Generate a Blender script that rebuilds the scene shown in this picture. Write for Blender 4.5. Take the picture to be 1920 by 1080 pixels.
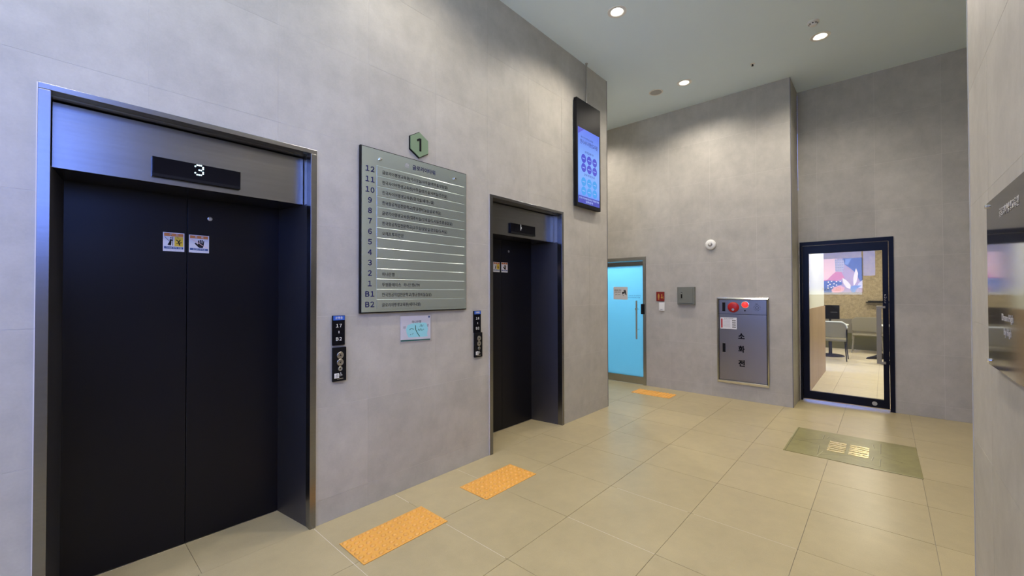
import bpy, bmesh, math, random
from mathutils import Vector, Matrix
random.seed(7)
for o in list(bpy.data.objects):
    bpy.data.objects.remove(o, do_unlink=True)
SC = bpy.context.scene
COL = SC.collection
R = math.radians
# ------------------------------------------------------------------ camera
az, pi_, ro = R(41.85445), R(0.70336), R(-0.11527)
fw = Vector((math.cos(az)*math.cos(pi_), math.sin(az)*math.cos(pi_), math.sin(pi_)))
rt = Vector((math.sin(az), -math.cos(az), 0)); up = rt.cross(fw)
rt2 = rt*math.cos(ro) + up*math.sin(ro); up2 = -rt*math.sin(ro) + up*math.cos(ro)
cam = bpy.data.cameras.new('camera'); cam.sensor_width = 36; cam.lens = 36*780.446/1920
cam.clip_start = 0.02
co = bpy.data.objects.new('camera', cam); COL.objects.link(co)
m = Matrix((rt2, up2, -fw)).transposed().to_4x4(); m.translation = (0, 0, 1.5)
co.matrix_world = m
SC.camera = co
# ------------------------------------------------------------------ world (blue daylight outside), exposure
w = bpy.data.worlds.new('sky'); SC.world = w; w.use_nodes = True
nt = w.node_tree; nt.nodes.clear()
tc = nt.nodes.new('ShaderNodeTexCoord'); sx = nt.nodes.new('ShaderNodeSeparateXYZ')
rp = nt.nodes.new('ShaderNodeValToRGB'); bg = nt.nodes.new('ShaderNodeBackground'); wo = nt.nodes.new('ShaderNodeOutputWorld')
nt.links.new(tc.outputs['Generated'], sx.inputs[0]); nt.links.new(sx.outputs['Z'], rp.inputs[0])
nt.links.new(rp.outputs[0], bg.inputs[0]); nt.links.new(bg.outputs[0], wo.inputs[0])
cr = rp.color_ramp
cr.elements[0].position = 0.0; cr.elements[0].color = (.50, .62, .85, 1)
cr.elements[1].position = 1.0; cr.elements[1].color = (.10, .20, .85, 1)
e = cr.elements.new(0.01); e.color = (.20, .33, 1.0, 1)
e = cr.elements.new(0.5); e.color = (.12, .23, .95, 1)
bg.inputs[1].default_value = 8.5
SC.view_settings.view_transform = 'Standard'; SC.view_settings.look = 'None'
SC.view_settings.gamma = 1.0; SC.view_settings.use_curve_mapping = False
SC.view_settings.exposure = 0.0
SPOT_W = 90.0

# ------------------------------------------------------------------ constants of the place
L = 2.743; C = 4.327; F1 = 6.479; F2 = 7.065; YR = -0.338; XR = 3.23; XE = 4.963; XB = -4.5; YN = 0.901; YQ = -2.6; YC = 5.6
ZG = [0.0, .155] + [.155 + .5975*k for k in range(1, 7)] + [C]

# ------------------------------------------------------------------ materials
def mat(name, col, rough=.5, metal=0., spec=.5, noise=None, bump=None, trans=0., emit=None, coat=0., alpha=None):
    mt = bpy.data.materials.new(name); mt.use_nodes = True
    n = mt.node_tree.nodes; l = mt.node_tree.links
    p = n['Principled BSDF']
    p.inputs['Base Color'].default_value = (*col, 1); p.inputs['Roughness'].default_value = rough
    p.inputs['Metallic'].default_value = metal; p.inputs['Specular IOR Level'].default_value = spec
    p.inputs['Transmission Weight'].default_value = trans; p.inputs['Coat Weight'].default_value = coat
    if emit:
        p.inputs['Emission Color'].default_value = (*emit[:3], 1); p.inputs['Emission Strength'].default_value = emit[3]
    g = n.new('ShaderNodeNewGeometry')
    if noise:      # list of (scale vec, amount) multiplied on to the colour
        last = None
        for sc, amt in noise:
            mp = n.new('ShaderNodeMapping'); mp.inputs['Scale'].default_value = sc
            l.new(g.outputs['Position'], mp.inputs[0])
            t = n.new('ShaderNodeTexNoise'); t.inputs['Scale'].default_value = 1; t.inputs['Detail'].default_value = 6; t.inputs['Roughness'].default_value = .62
            l.new(mp.outputs[0], t.inputs[0])
            mr = n.new('ShaderNodeMapRange'); mr.inputs[1].default_value = .3; mr.inputs[2].default_value = .7
            mr.inputs[3].default_value = 1-amt; mr.inputs[4].default_value = 1+amt
            l.new(t.outputs[0], mr.inputs[0])
            if last is None: last = mr.outputs[0]
            else:
                mu = n.new('ShaderNodeMath'); mu.operation = 'MULTIPLY'; l.new(last, mu.inputs[0]); l.new(mr.outputs[0], mu.inputs[1]); last = mu.outputs[0]
        oi = n.new('ShaderNodeObjectInfo'); mr = n.new('ShaderNodeMapRange'); mr.inputs[3].default_value = .97; mr.inputs[4].default_value = 1.03
        l.new(oi.outputs['Random'], mr.inputs[0])
        mu = n.new('ShaderNodeMath'); mu.operation = 'MULTIPLY'; l.new(last, mu.inputs[0]); l.new(mr.outputs[0], mu.inputs[1]); last = mu.outputs[0]
        vm = n.new('ShaderNodeVectorMath'); vm.operation = 'SCALE'; vm.inputs[0].default_value = col
        l.new(last, vm.inputs['Scale']); l.new(vm.outputs[0], p.inputs['Base Color'])
    if bump:
        sc, st = bump
        mp = n.new('ShaderNodeMapping'); mp.inputs['Scale'].default_value = sc; l.new(g.outputs['Position'], mp.inputs[0])
        t = n.new('ShaderNodeTexNoise'); t.inputs['Scale'].default_value = 1; t.inputs['Detail'].default_value = 4; l.new(mp.outputs[0], t.inputs[0])
        b = n.new('ShaderNodeBump'); b.inputs['Strength'].default_value = st; b.inputs['Distance'].default_value = .002
        l.new(t.outputs[0], b.inputs['Height']); l.new(b.outputs[0], p.inputs['Normal'])
    return mt
M = {}
M['tile'] = mat('wall_tile_concrete', (.455, .435, .395), .5, spec=.4, noise=[((2.2, 2.2, 2.8), .09), ((9, 9, 7), .07), ((90, 90, 90), .03)], bump=((60, 60, 60), .12))
M['tile_right'] = M['tile']
M['grout'] = mat('light_grout', (.60, .58, .54), .8)
M['floor'] = mat('floor_tile_beige', (.47, .395, .228), .34, spec=.45, noise=[((1.7, 1.7, 1.7), .06), ((8, 8, 8), .05), ((220, 220, 220), .06)], bump=((120, 120, 120), .15))
M['fgrout'] = mat('floor_grout', (.3, .27, .22), .8)
M['fgrout_light'] = mat('floor_grout_pale', (.75, .7, .62), .7)
M['ceil'] = mat('ceiling_paint', (.77, .90, .99), .75, noise=[((1.2, 1.2, 1.2), .015)])
M['caulk'] = mat('pale_sealant', (.75, .70, .66), .6)
M['white'] = mat('white_plastic', (.8, .8, .78), .4)
M['steel'] = mat('brushed_steel', (.25, .25, .26), .27, metal=1, noise=[((1.5, 1.5, 60), .05)], bump=((4, 4, 300), .04))
M['steel_l'] = mat('brushed_steel_light', (.47, .455, .43), .3, metal=1, bump=((200, 200, 4), .05))
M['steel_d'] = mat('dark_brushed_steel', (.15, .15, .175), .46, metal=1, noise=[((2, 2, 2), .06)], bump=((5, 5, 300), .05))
M['black_door'] = mat('black_elevator_door', (.006, .006, .009), .32, spec=.22, noise=[((2, 2, 2), .1)], bump=((300, 300, 5), .04))
M['black'] = mat('black_plastic', (.009, .009, .011), .42, spec=.12)
M['steel_h'] = mat('hydrant_steel', (.33, .315, .30), .28, metal=1, bump=((200, 200, 4), .05))
M['blackgloss'] = mat('black_gloss', (.005, .005, .008), .12, spec=.12)
M['blackmetal'] = mat('black_door_metal', (.004, .005, .012), .28, spec=.15)
M['chrome'] = mat('polished_chrome', (.75, .75, .75), .13, metal=1)
M['sign'] = mat('sign_steel', (.60, .69, .66), .24, metal=.78, bump=((4, 4, 260), .05))
M['navy'] = mat('navy_lettering', (.010, .010, .085), .7, spec=.1)
M['dark'] = mat('dark_lettering', (.02, .02, .025), .7, spec=.1)
M['whitei'] = mat('white_lettering', (.8, .8, .8), .5)
M['blue_hdr'] = mat('blue_header', (.03, .12, .55), .4)
M['sage'] = mat('sage_green', (.19, .28, .165), .5)
M['orange'] = mat('orange_rubber', (.82, .42, .085), .45, noise=[((3, 3, 3), .05)])
M['paper'] = mat('paper', (.72, .72, .76), .6)
M['cyan'] = mat('cyan_ink', (.38, .85, .88), .5)
M['green_band'] = mat('green_band', (.02, .14, .12), .5)
M['st_orange'] = mat('sticker_orange', (.65, .22, .05), .5)
M['st_white'] = mat('sticker_white', (.72, .72, .78), .5)
M['st_yellow'] = mat('sticker_yellow', (.72, .5, .03), .5)
M['st_blue'] = mat('sticker_blue', (.03, .08, .25), .5)
M['red'] = mat('red_plastic', (.42, .01, .012), .35)
M['red_d'] = mat('dark_red_sign', (.22, .012, .008), .4)
M['redlamp'] = mat('red_lamp_lens', (.8, .02, .02), .3, emit=(1, .03, .03, 1.5))
M['amber'] = mat('amber_pictogram', (.50, .27, .06), .5)
M['grey_box'] = mat('grey_green_enamel', (.17, .18, .155), .45)
M['olive'] = mat('olive_film', (.265, .24, .095), .35, noise=[((3, 3, 3), .15), ((14, 14, 14), .08)])
M['olive_l'] = mat('olive_film_edge', (.42, .40, .22), .35)
M['olive_d'] = mat('olive_film_dark_line', (.11, .105, .04), .4)
M['gold'] = mat('worn_gold_print', (.85, .72, .38), .25, metal=.7)
M['digit'] = mat('led_digit', (.6, .9, 1), .5, emit=(.6, .92, 1, 4))
M['digit_dim'] = mat('led_digit_dim', (.6, .6, .6), .5, emit=(.7, .7, .7, .6))
M['bulb'] = mat('led_bulb', (1, 1, 1), .5, emit=(1, .93, .78, 14))
M['cup'] = mat('downlight_reflector', (.85, .84, .8), .25)
M['grille'] = mat('speaker_grille', (.42, .42, .42), .7)
M['wood'] = mat('vertical_wood_panel', (.38, .27, .18), .5, noise=[((3, 3, .6), .08), ((60, 60, 2), .1)])
M['cafe_floor'] = mat('cafe_floor_tile', (.62, .55, .40), .5, noise=[((3, 3, 3), .05), ((16, 16, 16), .06)])
M['cork'] = mat('rough_tan_plaster', (.34, .27, .165), .8, noise=[((14, 14, 14), .25), ((45, 45, 45), .2)])
M['cafe_white'] = mat('cafe_white_wall', (.75, .78, .75), .6)
M['beige_shell'] = mat('beige_chair_shell', (.21, .19, .14), .5)
M['taupe'] = mat('taupe_metal', (.27, .25, .20), .4, metal=.2)
M['skirt'] = mat('taupe_band', (.20, .18, .145), .6)
M['skin'] = mat('skin', (.5, .3, .2), .5)
M['cloth'] = mat('dark_trousers', (.03, .03, .035), .9)
M['vinyl'] = mat('panel_print_dark', (.035, .033, .03), .07, spec=.6)
M['letter_pale'] = mat('pale_lettering', (.50, .48, .45), .4)
for k, c in dict(p_pink=(.78, .36, .33), p_lpink=(.85, .55, .50), p_navy=(.05, .08, .22), p_blue=(.16, .25, .5), p_rose=(.62, .17, .22), p_mauve=(.42, .30, .38), p_cream=(.85, .78, .72), p_grey=(.45, .42, .45), p_lav=(.62, .6, .85)).items():
    M[k] = mat('poster_'+k[2:], c, .5)

def glass(name, tint=(1, 1, 1), refl_rough=0., base_r=.09):
    mt = bpy.data.materials.new(name); mt.use_nodes = True; n = mt.node_tree.nodes; l = mt.node_tree.links; n.clear()
    o = n.new('ShaderNodeOutputMaterial'); t = n.new('ShaderNodeBsdfTransparent'); g = n.new('ShaderNodeBsdfGlossy'); mx = n.new('ShaderNodeMixShader'); fr = n.new('ShaderNodeFresnel')
    t.inputs[0].default_value = (*tint, 1); g.inputs['Roughness'].default_value = refl_rough; fr.inputs[0].default_value = 1.5
    ge = n.new('ShaderNodeNewGeometry'); iv = n.new('ShaderNodeMath'); iv.operation = 'SUBTRACT'; iv.inputs[0].default_value = 1; l.new(ge.outputs['Backfacing'], iv.inputs[1])
    ma0 = n.new('ShaderNodeMath'); ma0.operation = 'ADD'; ma0.inputs[1].default_value = base_r-.04; l.new(fr.outputs[0], ma0.inputs[0])
    ma = n.new('ShaderNodeMath'); ma.operation = 'MULTIPLY'; l.new(ma0.outputs[0], ma.inputs[0]); l.new(iv.outputs[0], ma.inputs[1])
    l.new(ma.outputs[0], mx.inputs[0]); l.new(t.outputs[0], mx.inputs[1]); l.new(g.outputs[0], mx.inputs[2]); l.new(mx.outputs[0], o.inputs[0])
    return mt
M['glass'] = glass('clear_glass'); M['door_glass'] = glass('door_glass', (.94, .96, .97), 0, .065)
M['film'] = glass('clear_plastic_sleeve', (.97, .97, .99), .15, .05)
def frosted():
    mt = bpy.data.materials.new('blue_frosted_glass'); mt.use_nodes = True; n = mt.node_tree.nodes; l = mt.node_tree.links; n.clear()
    o = n.new('ShaderNodeOutputMaterial'); t = n.new('ShaderNodeBsdfTranslucent'); t.inputs[0].default_value = (.36, .68, .86, 1)
    d = n.new('ShaderNodeBsdfDiffuse'); d.inputs[0].default_value = (.15, .40, .55, 1); g = n.new('ShaderNodeBsdfGlossy'); g.inputs['Roughness'].default_value = .1
    a = n.new('ShaderNodeMixShader'); a.inputs[0].default_value = .75; b = n.new('ShaderNodeMixShader'); b.inputs[0].default_value = .06
    l.new(d.outputs[0], a.inputs[1]); l.new(t.outputs[0], a.inputs[2]); l.new(a.outputs[0], b.inputs[1]); l.new(g.outputs[0], b.inputs[2]); l.new(b.outputs[0], o.inputs[0])
    return mt
M['frost'] = frosted()
def screen_mat():
    mt = bpy.data.materials.new('tv_screen_blue'); mt.use_nodes = True; n = mt.node_tree.nodes; l = mt.node_tree.links
    p = n['Principled BSDF']; p.inputs['Base Color'].default_value = (.02, .02, .03, 1); p.inputs['Roughness'].default_value = .15
    tc = n.new('ShaderNodeTexCoord'); sp = n.new('ShaderNodeSeparateXYZ'); l.new(tc.outputs['Generated'], sp.inputs[0])
    r = n.new('ShaderNodeValToRGB'); l.new(sp.outputs['Z'], r.inputs[0])
    e = r.color_ramp.elements; e[0].position = 0; e[0].color = (.10, .22, .85, 1); e[1].position = 1; e[1].color = (.12, .20, .85, 1)
    x = r.color_ramp.elements.new(.25); x.color = (.19, .40, .98, 1); x = r.color_ramp.elements.new(.6); x.color = (.22, .42, .95, 1)
    l.new(r.outputs[0], p.inputs['Emission Color']); p.inputs['Emission Strength'].default_value = 1.0
    return mt
M['screen'] = screen_mat()
def emis(name, c, s=1.):
    return mat(name, (.02, .02, .02), .2, emit=(*c, s))
M['s_violet'] = emis('screen_violet', (.06, .07, .62)); M['s_cyan'] = emis('screen_cyan', (.04, .33, .85)); M['s_band'] = emis('screen_indigo', (.04, .05, .45))
M['s_white'] = emis('screen_white', (.45, .6, .98)); M['s_navy'] = emis('screen_navy', (.03, .05, .30)); M['s_pale'] = emis('screen_pale', (.28, .45, .98))

# ------------------------------------------------------------------ mesh helpers
def wloc(o):
    v = Vector((0, 0, 0))
    while o is not None: v += o.location; o = o.parent
    return v
def obj(name, bm, mt, parent=None, loc=None, smooth=False):
    """link ONE mesh object; bm in world coordinates."""
    me = bpy.data.meshes.new(name)
    org = wloc(parent) if parent else Vector((0, 0, 0))
    if loc is not None: org = Vector(loc)
    bmesh.ops.translate(bm, verts=bm.verts, vec=-org)
    bmesh.ops.recalc_face_normals(bm, faces=bm.faces)
    bm.to_mesh(me); bm.free()
    if isinstance(mt, (list, tuple)):
        for x in mt: me.materials.append(x)
    else: me.materials.append(mt)
    if smooth:
        for p in me.polygons: p.use_smooth = True
    o = bpy.data.objects.new(name, me); COL.objects.link(o)
    if parent: o.parent = parent
    if loc is not None: o.location = org - (wloc(parent) if parent else Vector((0, 0, 0)))
    return o
def tag(o, label=None, cat=None, group=None, kind=None):
    if label: o['label'] = label
    if cat: o['category'] = cat
    if group: o['group'] = group
    if kind: o['kind'] = kind
    return o
def thing(name, loc, label, cat, group=None, kind=None):
    o = bpy.data.objects.new(name, None); COL.objects.link(o); o.location = loc; o.empty_display_size = .1
    return tag(o, label, cat, group, kind)
def bx(bm, x0, x1, y0, y1, z0, z1, bev=0, seg=2):
    c = Vector(((x0+x1)/2, (y0+y1)/2, (z0+z1)/2))
    r = bmesh.ops.create_cube(bm, size=1, matrix=Matrix.Translation(c) @ Matrix.Diagonal((abs(x1-x0), abs(y1-y0), abs(z1-z0), 1)))
    if bev:
        es = list({e for v in r['verts'] for e in v.link_edges})
        bmesh.ops.bevel(bm, geom=es, offset=bev, segments=seg, affect='EDGES', profile=.5)
    return bm
def box(name, a, mt, parent=None, bev=0, loc=None):
    return obj(name, bx(bmesh.new(), *a, bev=bev), mt, parent, loc)
def cyl(bm, p0, p1, r0, r1=None, seg=20, cap=True):
    p0 = Vector(p0); p1 = Vector(p1); d = p1-p0
    q = d.to_track_quat('Z', 'Y').to_matrix().to_4x4(); q.translation = (p0+p1)/2
    bmesh.ops.create_cone(bm, cap_ends=cap, cap_tris=False, segments=seg, radius1=r0, radius2=r0 if r1 is None else r1, depth=d.length, matrix=q)
    return bm
def prism(bm, pts, ext):
    """pts: 3-D polygon, extruded by vector ext"""
    vs = [bm.verts.new(p) for p in pts]; vt = [bm.verts.new(Vector(p)+Vector(ext)) for p in pts]
    n = len(pts); bm.faces.new(vs); bm.faces.new(vt[::-1])
    for i in range(n): bm.faces.new((vs[i], vt[i], vt[(i+1) % n], vs[(i+1) % n]))
    return bm
def lathe(bm, c, axis, prof, seg=28):
    """prof: list of (radius, distance along axis)"""
    c = Vector(c); a = Vector(axis).normalized(); u = a.orthogonal().normalized(); v = a.cross(u)
    rings = []
    for r, h in prof:
        if r < 1e-6: rings.append([bm.verts.new(c+a*h)])
        else: rings.append([bm.verts.new(c+a*h+(u*math.cos(2*math.pi*i/seg)+v*math.sin(2*math.pi*i/seg))*r) for i in range(seg)])
    for A, B in zip(rings, rings[1:]):
        for i in range(seg):
            j = (i+1) % seg
            if len(A) == 1 and len(B) == 1: continue
            if len(A) == 1: bm.faces.new((A[0], B[i], B[j]))
            elif len(B) == 1: bm.faces.new((A[i], A[j], B[0]))
            else: bm.faces.new((A[i], A[j], B[j], B[i]))
    return bm
def tube(bm, pts, r, seg=8):
    for a, b in zip(pts, pts[1:]): cyl(bm, a, b, r, seg=seg)
    for p in pts[1:-1]: bmesh.ops.create_icosphere(bm, subdivisions=1, radius=r, matrix=Matrix.Translation(p))
    return bm
# planes: origin fn from (u, v, out): u to the right as seen, v up, out towards the viewer
def PL(y0): return lambda u, v, d=0: Vector((u, y0-d, v))          # left wall, looking +Y: right=+X
def PF(x0): return lambda u, v, d=0: Vector((x0-d, u, v))          # far walls: u is the y coordinate (right = -Y)
def PR(y0): return lambda u, v, d=0: Vector((u, y0+d, v))          # right wall: right = -X
def PB(x0): return lambda u, v, d=0: Vector((x0+d, u, v))          # back wall: right = +Y
def PZ(z0): return lambda u, v, d=0: Vector((u, v, z0+d))
def plate(name, P, pts, t, mt, parent, d0=0.):
    """flat polygon given in (u,v), standing proud of the plane by d0..d0+t"""
    a = [P(u, v, d0) for u, v in pts]; e = P(0, 0, t)-P(0, 0, 0)
    return obj(name, prism(bmesh.new(), a, e), mt, parent)
def plates(name, P, polys, t, mt, parent, d0=0.):
    bm = bmesh.new(); e = P(0, 0, t)-P(0, 0, 0)
    for pts in polys: prism(bm, [P(u, v, d0) for u, v in pts], e)
    return obj(name, bm, mt, parent)
def rect(u0, u1, v0, v1): return [(u0, v0), (u1, v0), (u1, v1), (u0, v1)]
def disc(u, v, r, n=20, ry=None): return [(u+r*math.cos(2*math.pi*i/n), v+(ry or r)*math.sin(2*math.pi*i/n)) for i in range(n)]
def stroke(p, q, w):
    dx, dy = q[0]-p[0], q[1]-p[1]; l = math.hypot(dx, dy); nx, ny = -dy/l*w/2, dx/l*w/2
    return [(p[0]+nx, p[1]+ny), (q[0]+nx, q[1]+ny), (q[0]-nx, q[1]-ny), (p[0]-nx, p[1]-ny)]
def text(body, P, u, v, mt, parent, size=.03, width=None, right=1, d0=0., t=.0006, bold=0., align='LEFT', name='lettering', sp=1.0, fat=0.):
    """right=+1/-1 : sign of the u direction that reads to the right"""
    cu = bpy.data.curves.new('t', 'FONT'); cu.body = body; cu.size = 1; cu.space_character = sp; cu.align_x = 'LEFT'; cu.resolution_u = 2; cu.offset = bold
    o = bpy.data.objects.new('t', cu); COL.objects.link(o)
    dg = bpy.context.evaluated_depsgraph_get(); dg.update()
    me = bpy.data.meshes.new_from_object(o.evaluated_get(dg)); bpy.data.objects.remove(o); bpy.data.curves.remove(cu)
    bm = bmesh.new(); bm.from_mesh(me); bpy.data.meshes.remove(me)
    if not bm.verts: bm.free(); return None
    xs = [q.co.x for q in bm.verts]; ys = [q.co.y for q in bm.verts]
    x0, x1, y0, y1 = min(xs), max(xs), min(ys), max(ys)
    s = size if width is None else width/(x1-x0)
    sy = size
    off = {'LEFT': x0, 'CENTER': (x0+x1)/2, 'RIGHT': x1}[align]
    yc = .36
    for q in bm.verts:
        q.co = P(u+right*(q.co.x-off)*s, v+(q.co.y-yc)*sy, d0)
    if fat:
        src = list(bm.faces)
        for du, dv in ((fat, fat), (-fat, fat), (fat, -fat), (-fat, -fat)):
            dup = bmesh.ops.duplicate(bm, geom=src); e = P(du, dv, 0)-P(0, 0, 0)
            for q in dup['geom']:
                if isinstance(q, bmesh.types.BMVert): q.co += e
    r = bmesh.ops.extrude_face_region(bm, geom=list(bm.faces))
    e = P(0, 0, t)-P(0, 0, 0)
    for q in r['geom']:
        if isinstance(q, bmesh.types.BMVert): q.co += e
    bmesh.ops.triangulate(bm, faces=bm.faces)
    return obj(name, bm, mt, parent)
def fullw(t):
    return ''.join(chr(ord(c)+0xFEE0) if '!' <= c <= '~' else c for c in t)
def copy_tree(o, parent=None):
    c = o.copy(); COL.objects.link(c); c.parent = parent
    for ch in list(o.children): copy_tree(ch, c)
    return c

# ------------------------------------------------------------------ tiled surfaces
def subtract(cell, holes):
    """cell rect minus hole rects -> list of rects sharing one grid"""
    u0, u1, v0, v1 = cell
    us = {u0, u1}; vs = {v0, v1}
    for a, b, c, d in holes:
        for x in (a, b):
            if u0 < x < u1: us.add(x)
        for y in (c, d):
            if v0 < y < v1: vs.add(y)
    us = sorted(us); vs = sorted(vs); out = []
    for i in range(len(us)-1):
        for j in range(len(vs)-1):
            mu = (us[i]+us[i+1])/2; mv = (vs[j]+vs[j+1])/2
            if not any(a < mu < b and c < mv < d for a, b, c, d in holes): out.append((us[i], us[i+1], vs[j], vs[j+1]))
    return out
def slab(name, P, rects, t, mt, parent, d0=0., inset=0., loc=None):
    """rects joined into one slab (front at d0+t)"""
    bm = bmesh.new(); vd = {}
    def V(u, v):
        k = (round(u, 5), round(v, 5))
        if k not in vd: vd[k] = bm.verts.new(P(u, v, d0+t))
        return vd[k]
    for a, b, c, d in rects: bm.faces.new((V(a, c), V(b, c), V(b, d), V(a, d)))
    r = bmesh.ops.extrude_face_region(bm, geom=list(bm.faces)); e = P(0, 0, -t)-P(0, 0, 0)
    for q in r['geom']:
        if isinstance(q, bmesh.types.BMVert): q.co += e
    return obj(name, bm, mt, parent, loc)
def tiled(name, P, u0, u1, v0, v1, ug, vg, holes, mt, grout, tname='wall_tile', back=.06, gap=.0018, recess=.0012, kind='structure', var=.0006, skip=None):
    """structure slab (grout face recessed) with one tile object per grid cell"""
    root = slab(name, P, subtract((u0, u1, v0, v1), holes), back, grout, None, d0=-back-recess)
    tag(root, kind=kind)
    us = [u0]+[x for x in ug if u0+.01 < x < u1-.01]+[u1]; vs = [v0]+[x for x in vg if v0+.01 < x < v1-.01]+[v1]
    cache = {}
    for i in range(len(us)-1):
        for j in range(len(vs)-1):
            a, b, c, d = us[i], us[i+1], vs[j], vs[j+1]; g = gap/2
            cell = (a+(g if i else 0), b-(g if i < len(us)-2 else 0), c+(g if j else 0), d-(g if j < len(vs)-2 else 0))
            rs = subtract(cell, holes)
            if not rs: continue
            dd = random.uniform(-var, 0)
            full = len(rs) == 1 and rs[0] == cell
            key = (round(cell[1]-cell[0], 4), round(cell[3]-cell[2], 4)) if full else None
            pos = P(cell[0], cell[2], dd)
            if key and key in cache:
                o = bpy.data.objects.new(tname, cache[key]); COL.objects.link(o); o.parent = root; o.location = pos
            else:
                o = slab(tname, P, rs, recess, mt, root, d0=dd-recess+.0, loc=pos)
                if key: cache[key] = o.data
    return root
ug = [.33+.598*k for k in range(-9, 9)]
E1, E2 = .5625, 3.341; EH = .597; ET = 2.425
# left wall
tiled('wall_left', PL(L), XB, XE, 0, C, ug, ZG, [(E1-EH+.01, E1+EH-.01, 0, ET-.01), (E2-EH+.01, E2+EH-.01, 0, ET-.01)], M['tile'], M['grout'])
# corridor side of the left wall's end
tiled('wall_corridor', PB(XE), L+.0045, YC, 0, C, [L+.6*k for k in range(1, 6)], ZG, [], M['tile'], M['grout'])
yg = [1.903+.6*k for k in range(-6, 8)]
HYD = (1.161, 1.812, .215, 1.430)
D1 = (2.885, 3.98, 0, 2.09)
tiled('wall_far', PF(F1), YN, YC, 0, C, yg, ZG, [HYD, D1], M['tile'], M['grout'])
tiled('wall_niche', PR(YN), F1+.0045, F2, 0, C, [], ZG, [], M['tile'], M['grout'], back=.03) if False else None
# niche side faces -Y: use a left-wall type plane at YN
tiled('wall_niche', PL(YN), F1+.0045, F2, 0, C, [], ZG, [], M['tile'], M['grout'], back=.03)
D2 = (-.085, .889, 0, 2.202)
tiled('wall_end', PF(F2), YQ, YN-.0, 0, C, [yy-.02 for yy in yg], ZG, [D2], M['tile'], M['grout'])
W1 = (-3.2, .30, 1.95, 3.75)
tiled('wall_right', PR(YR), XB, XR, 0, C, ug, ZG, [W1], M['tile'], M['grout'])
tiled('wall_right_return', PB(XR), YQ, YR-.0045, 0, C, [], ZG, [], M['tile'], M['grout'])
tiled('wall_side', PR(YQ), XR-.06, F2+.06, 0, C, [], ZG, [], M['tile'], M['grout'])
tiled('wall_corridor_end', PL(YC), XE-.06, F1+.06, 0, C, [], ZG, [], M['tile'], M['grout'])
W2 = (.56, 2.45, 1.40, 3.8); W2b = (.224, .56, 2.06, 3.8)
tiled('wall_back', PB(XB), YR-.06, L+.06, 0, C, [.2+.6*k for k in range(0, 5)], ZG, [W2, W2b], M['tile'], M['grout'])

# floor: a grid of square tiles
fx = [1.146+.5965*k for k in range(-10, 11)]; fy = [1.602+.604*k for k in range(-8, 8)]
# recess areas in front of the lift doors and under the glass doors belong to the same floor
fl = obj('floor', bx(bmesh.new(), XB-.1, F2+.06, YQ-.1, YC+.1, -.08, -.004), M['fgrout']); tag(fl, kind='structure')
def inside(a, b, c, d):
    cx, cy = (a+b)/2, (c+d)/2
    return True
fus = [XB]+[x for x in fx if XB+.01 < x < F2-.01]+[F2]; fvs = [YQ]+[y for y in fy if YQ+.01 < y < YC-.01]+[YC]
solids = [(XB-1, XR, YQ-1, YR), (F1, F2+1, YN, YC+1), (XB-1, XE, L, YC+1)]
alcoves = []
cache = {}
for i in range(len(fus)-1):
    for j in range(len(fvs)-1):
        g = .0013
        cell = (fus[i]+g, fus[i+1]-g, fvs[j]+g, fvs[j+1]-g)
        rs = subtract(cell, [(a, b, c, d) for a, b, c, d in solids])
        # the alcoves of both lifts keep their floor
        if not rs: continue
        full = len(rs) == 1 and rs[0] == cell
        key = (round(cell[1]-cell[0], 4), round(cell[3]-cell[2], 4)) if full else None
        dz = random.uniform(-.0005, 0)
        if key and key in cache:
            o = bpy.data.objects.new('floor_tile', cache[key]); COL.objects.link(o); o.parent = fl; o.location = (cell[0], cell[2], dz)
        else:
            o = slab('floor_tile', PZ(0), rs, .004, M['floor'], fl, d0=-.004+dz, loc=(cell[0], cell[2], dz))
            if key: cache[key] = o.data
for cx in (E1, E2):
    for a, b in ((cx-EH+.03, cx+.001), (cx+.003, cx+EH-.03)):
        slab('floor_tile', PZ(0), [(a, b, L+.001, L+.40)], .004, M['floor'], fl, d0=-.004)
# pale grout showing in some of the joints near the wall
bm = bmesh.new()
for a, b, c, d in ((1.146, 1.146, L-.02, 1.72), (1.742, 1.742, L-.01, 2.56), (1.742, 1.742, 2.14, 1.62), (2.339, 2.339, L-.01, 2.47), (2.935, 2.935, 1.55, 1.02), (2.339, 2.339, 1.6, 1.0), (2.935, 2.935, .98, .4)):
    bx(bm, a-.0018, a+.0018, min(c, d), max(c, d), -.0045, -.0003)
o = obj('grout_line', bm, M['fgrout_light'], fl); tag(o, 'pale grout in the joints beside the left wall', kind='stuff')

# ceiling with square cut-outs for the downlights
LIGHTS = [(3.801, 1.979), (5.668, .504), (5.697, 1.984), (1.90, 1.98), (0, 1.98), (3.80, .30), (1.9, .30), (-1.9, 1.98), (-1.9, .45), (5.72, 3.75), (-3.6, 1.2), (0, .30)]
h = .062
ceil = slab('ceiling', PZ(C), subtract((XB-.1, F2+.1, YQ-.1, YC+.1), [(x-h, x+h, y-h, y+h) for x, y in LIGHTS]), .03, M['ceil'], None); tag(ceil, kind='structure')
box('ceiling_slab', (XB-.1, F2+.1, YQ-.1, YC+.1, C+.2, C+.25), M['ceil'], ceil)
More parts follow.
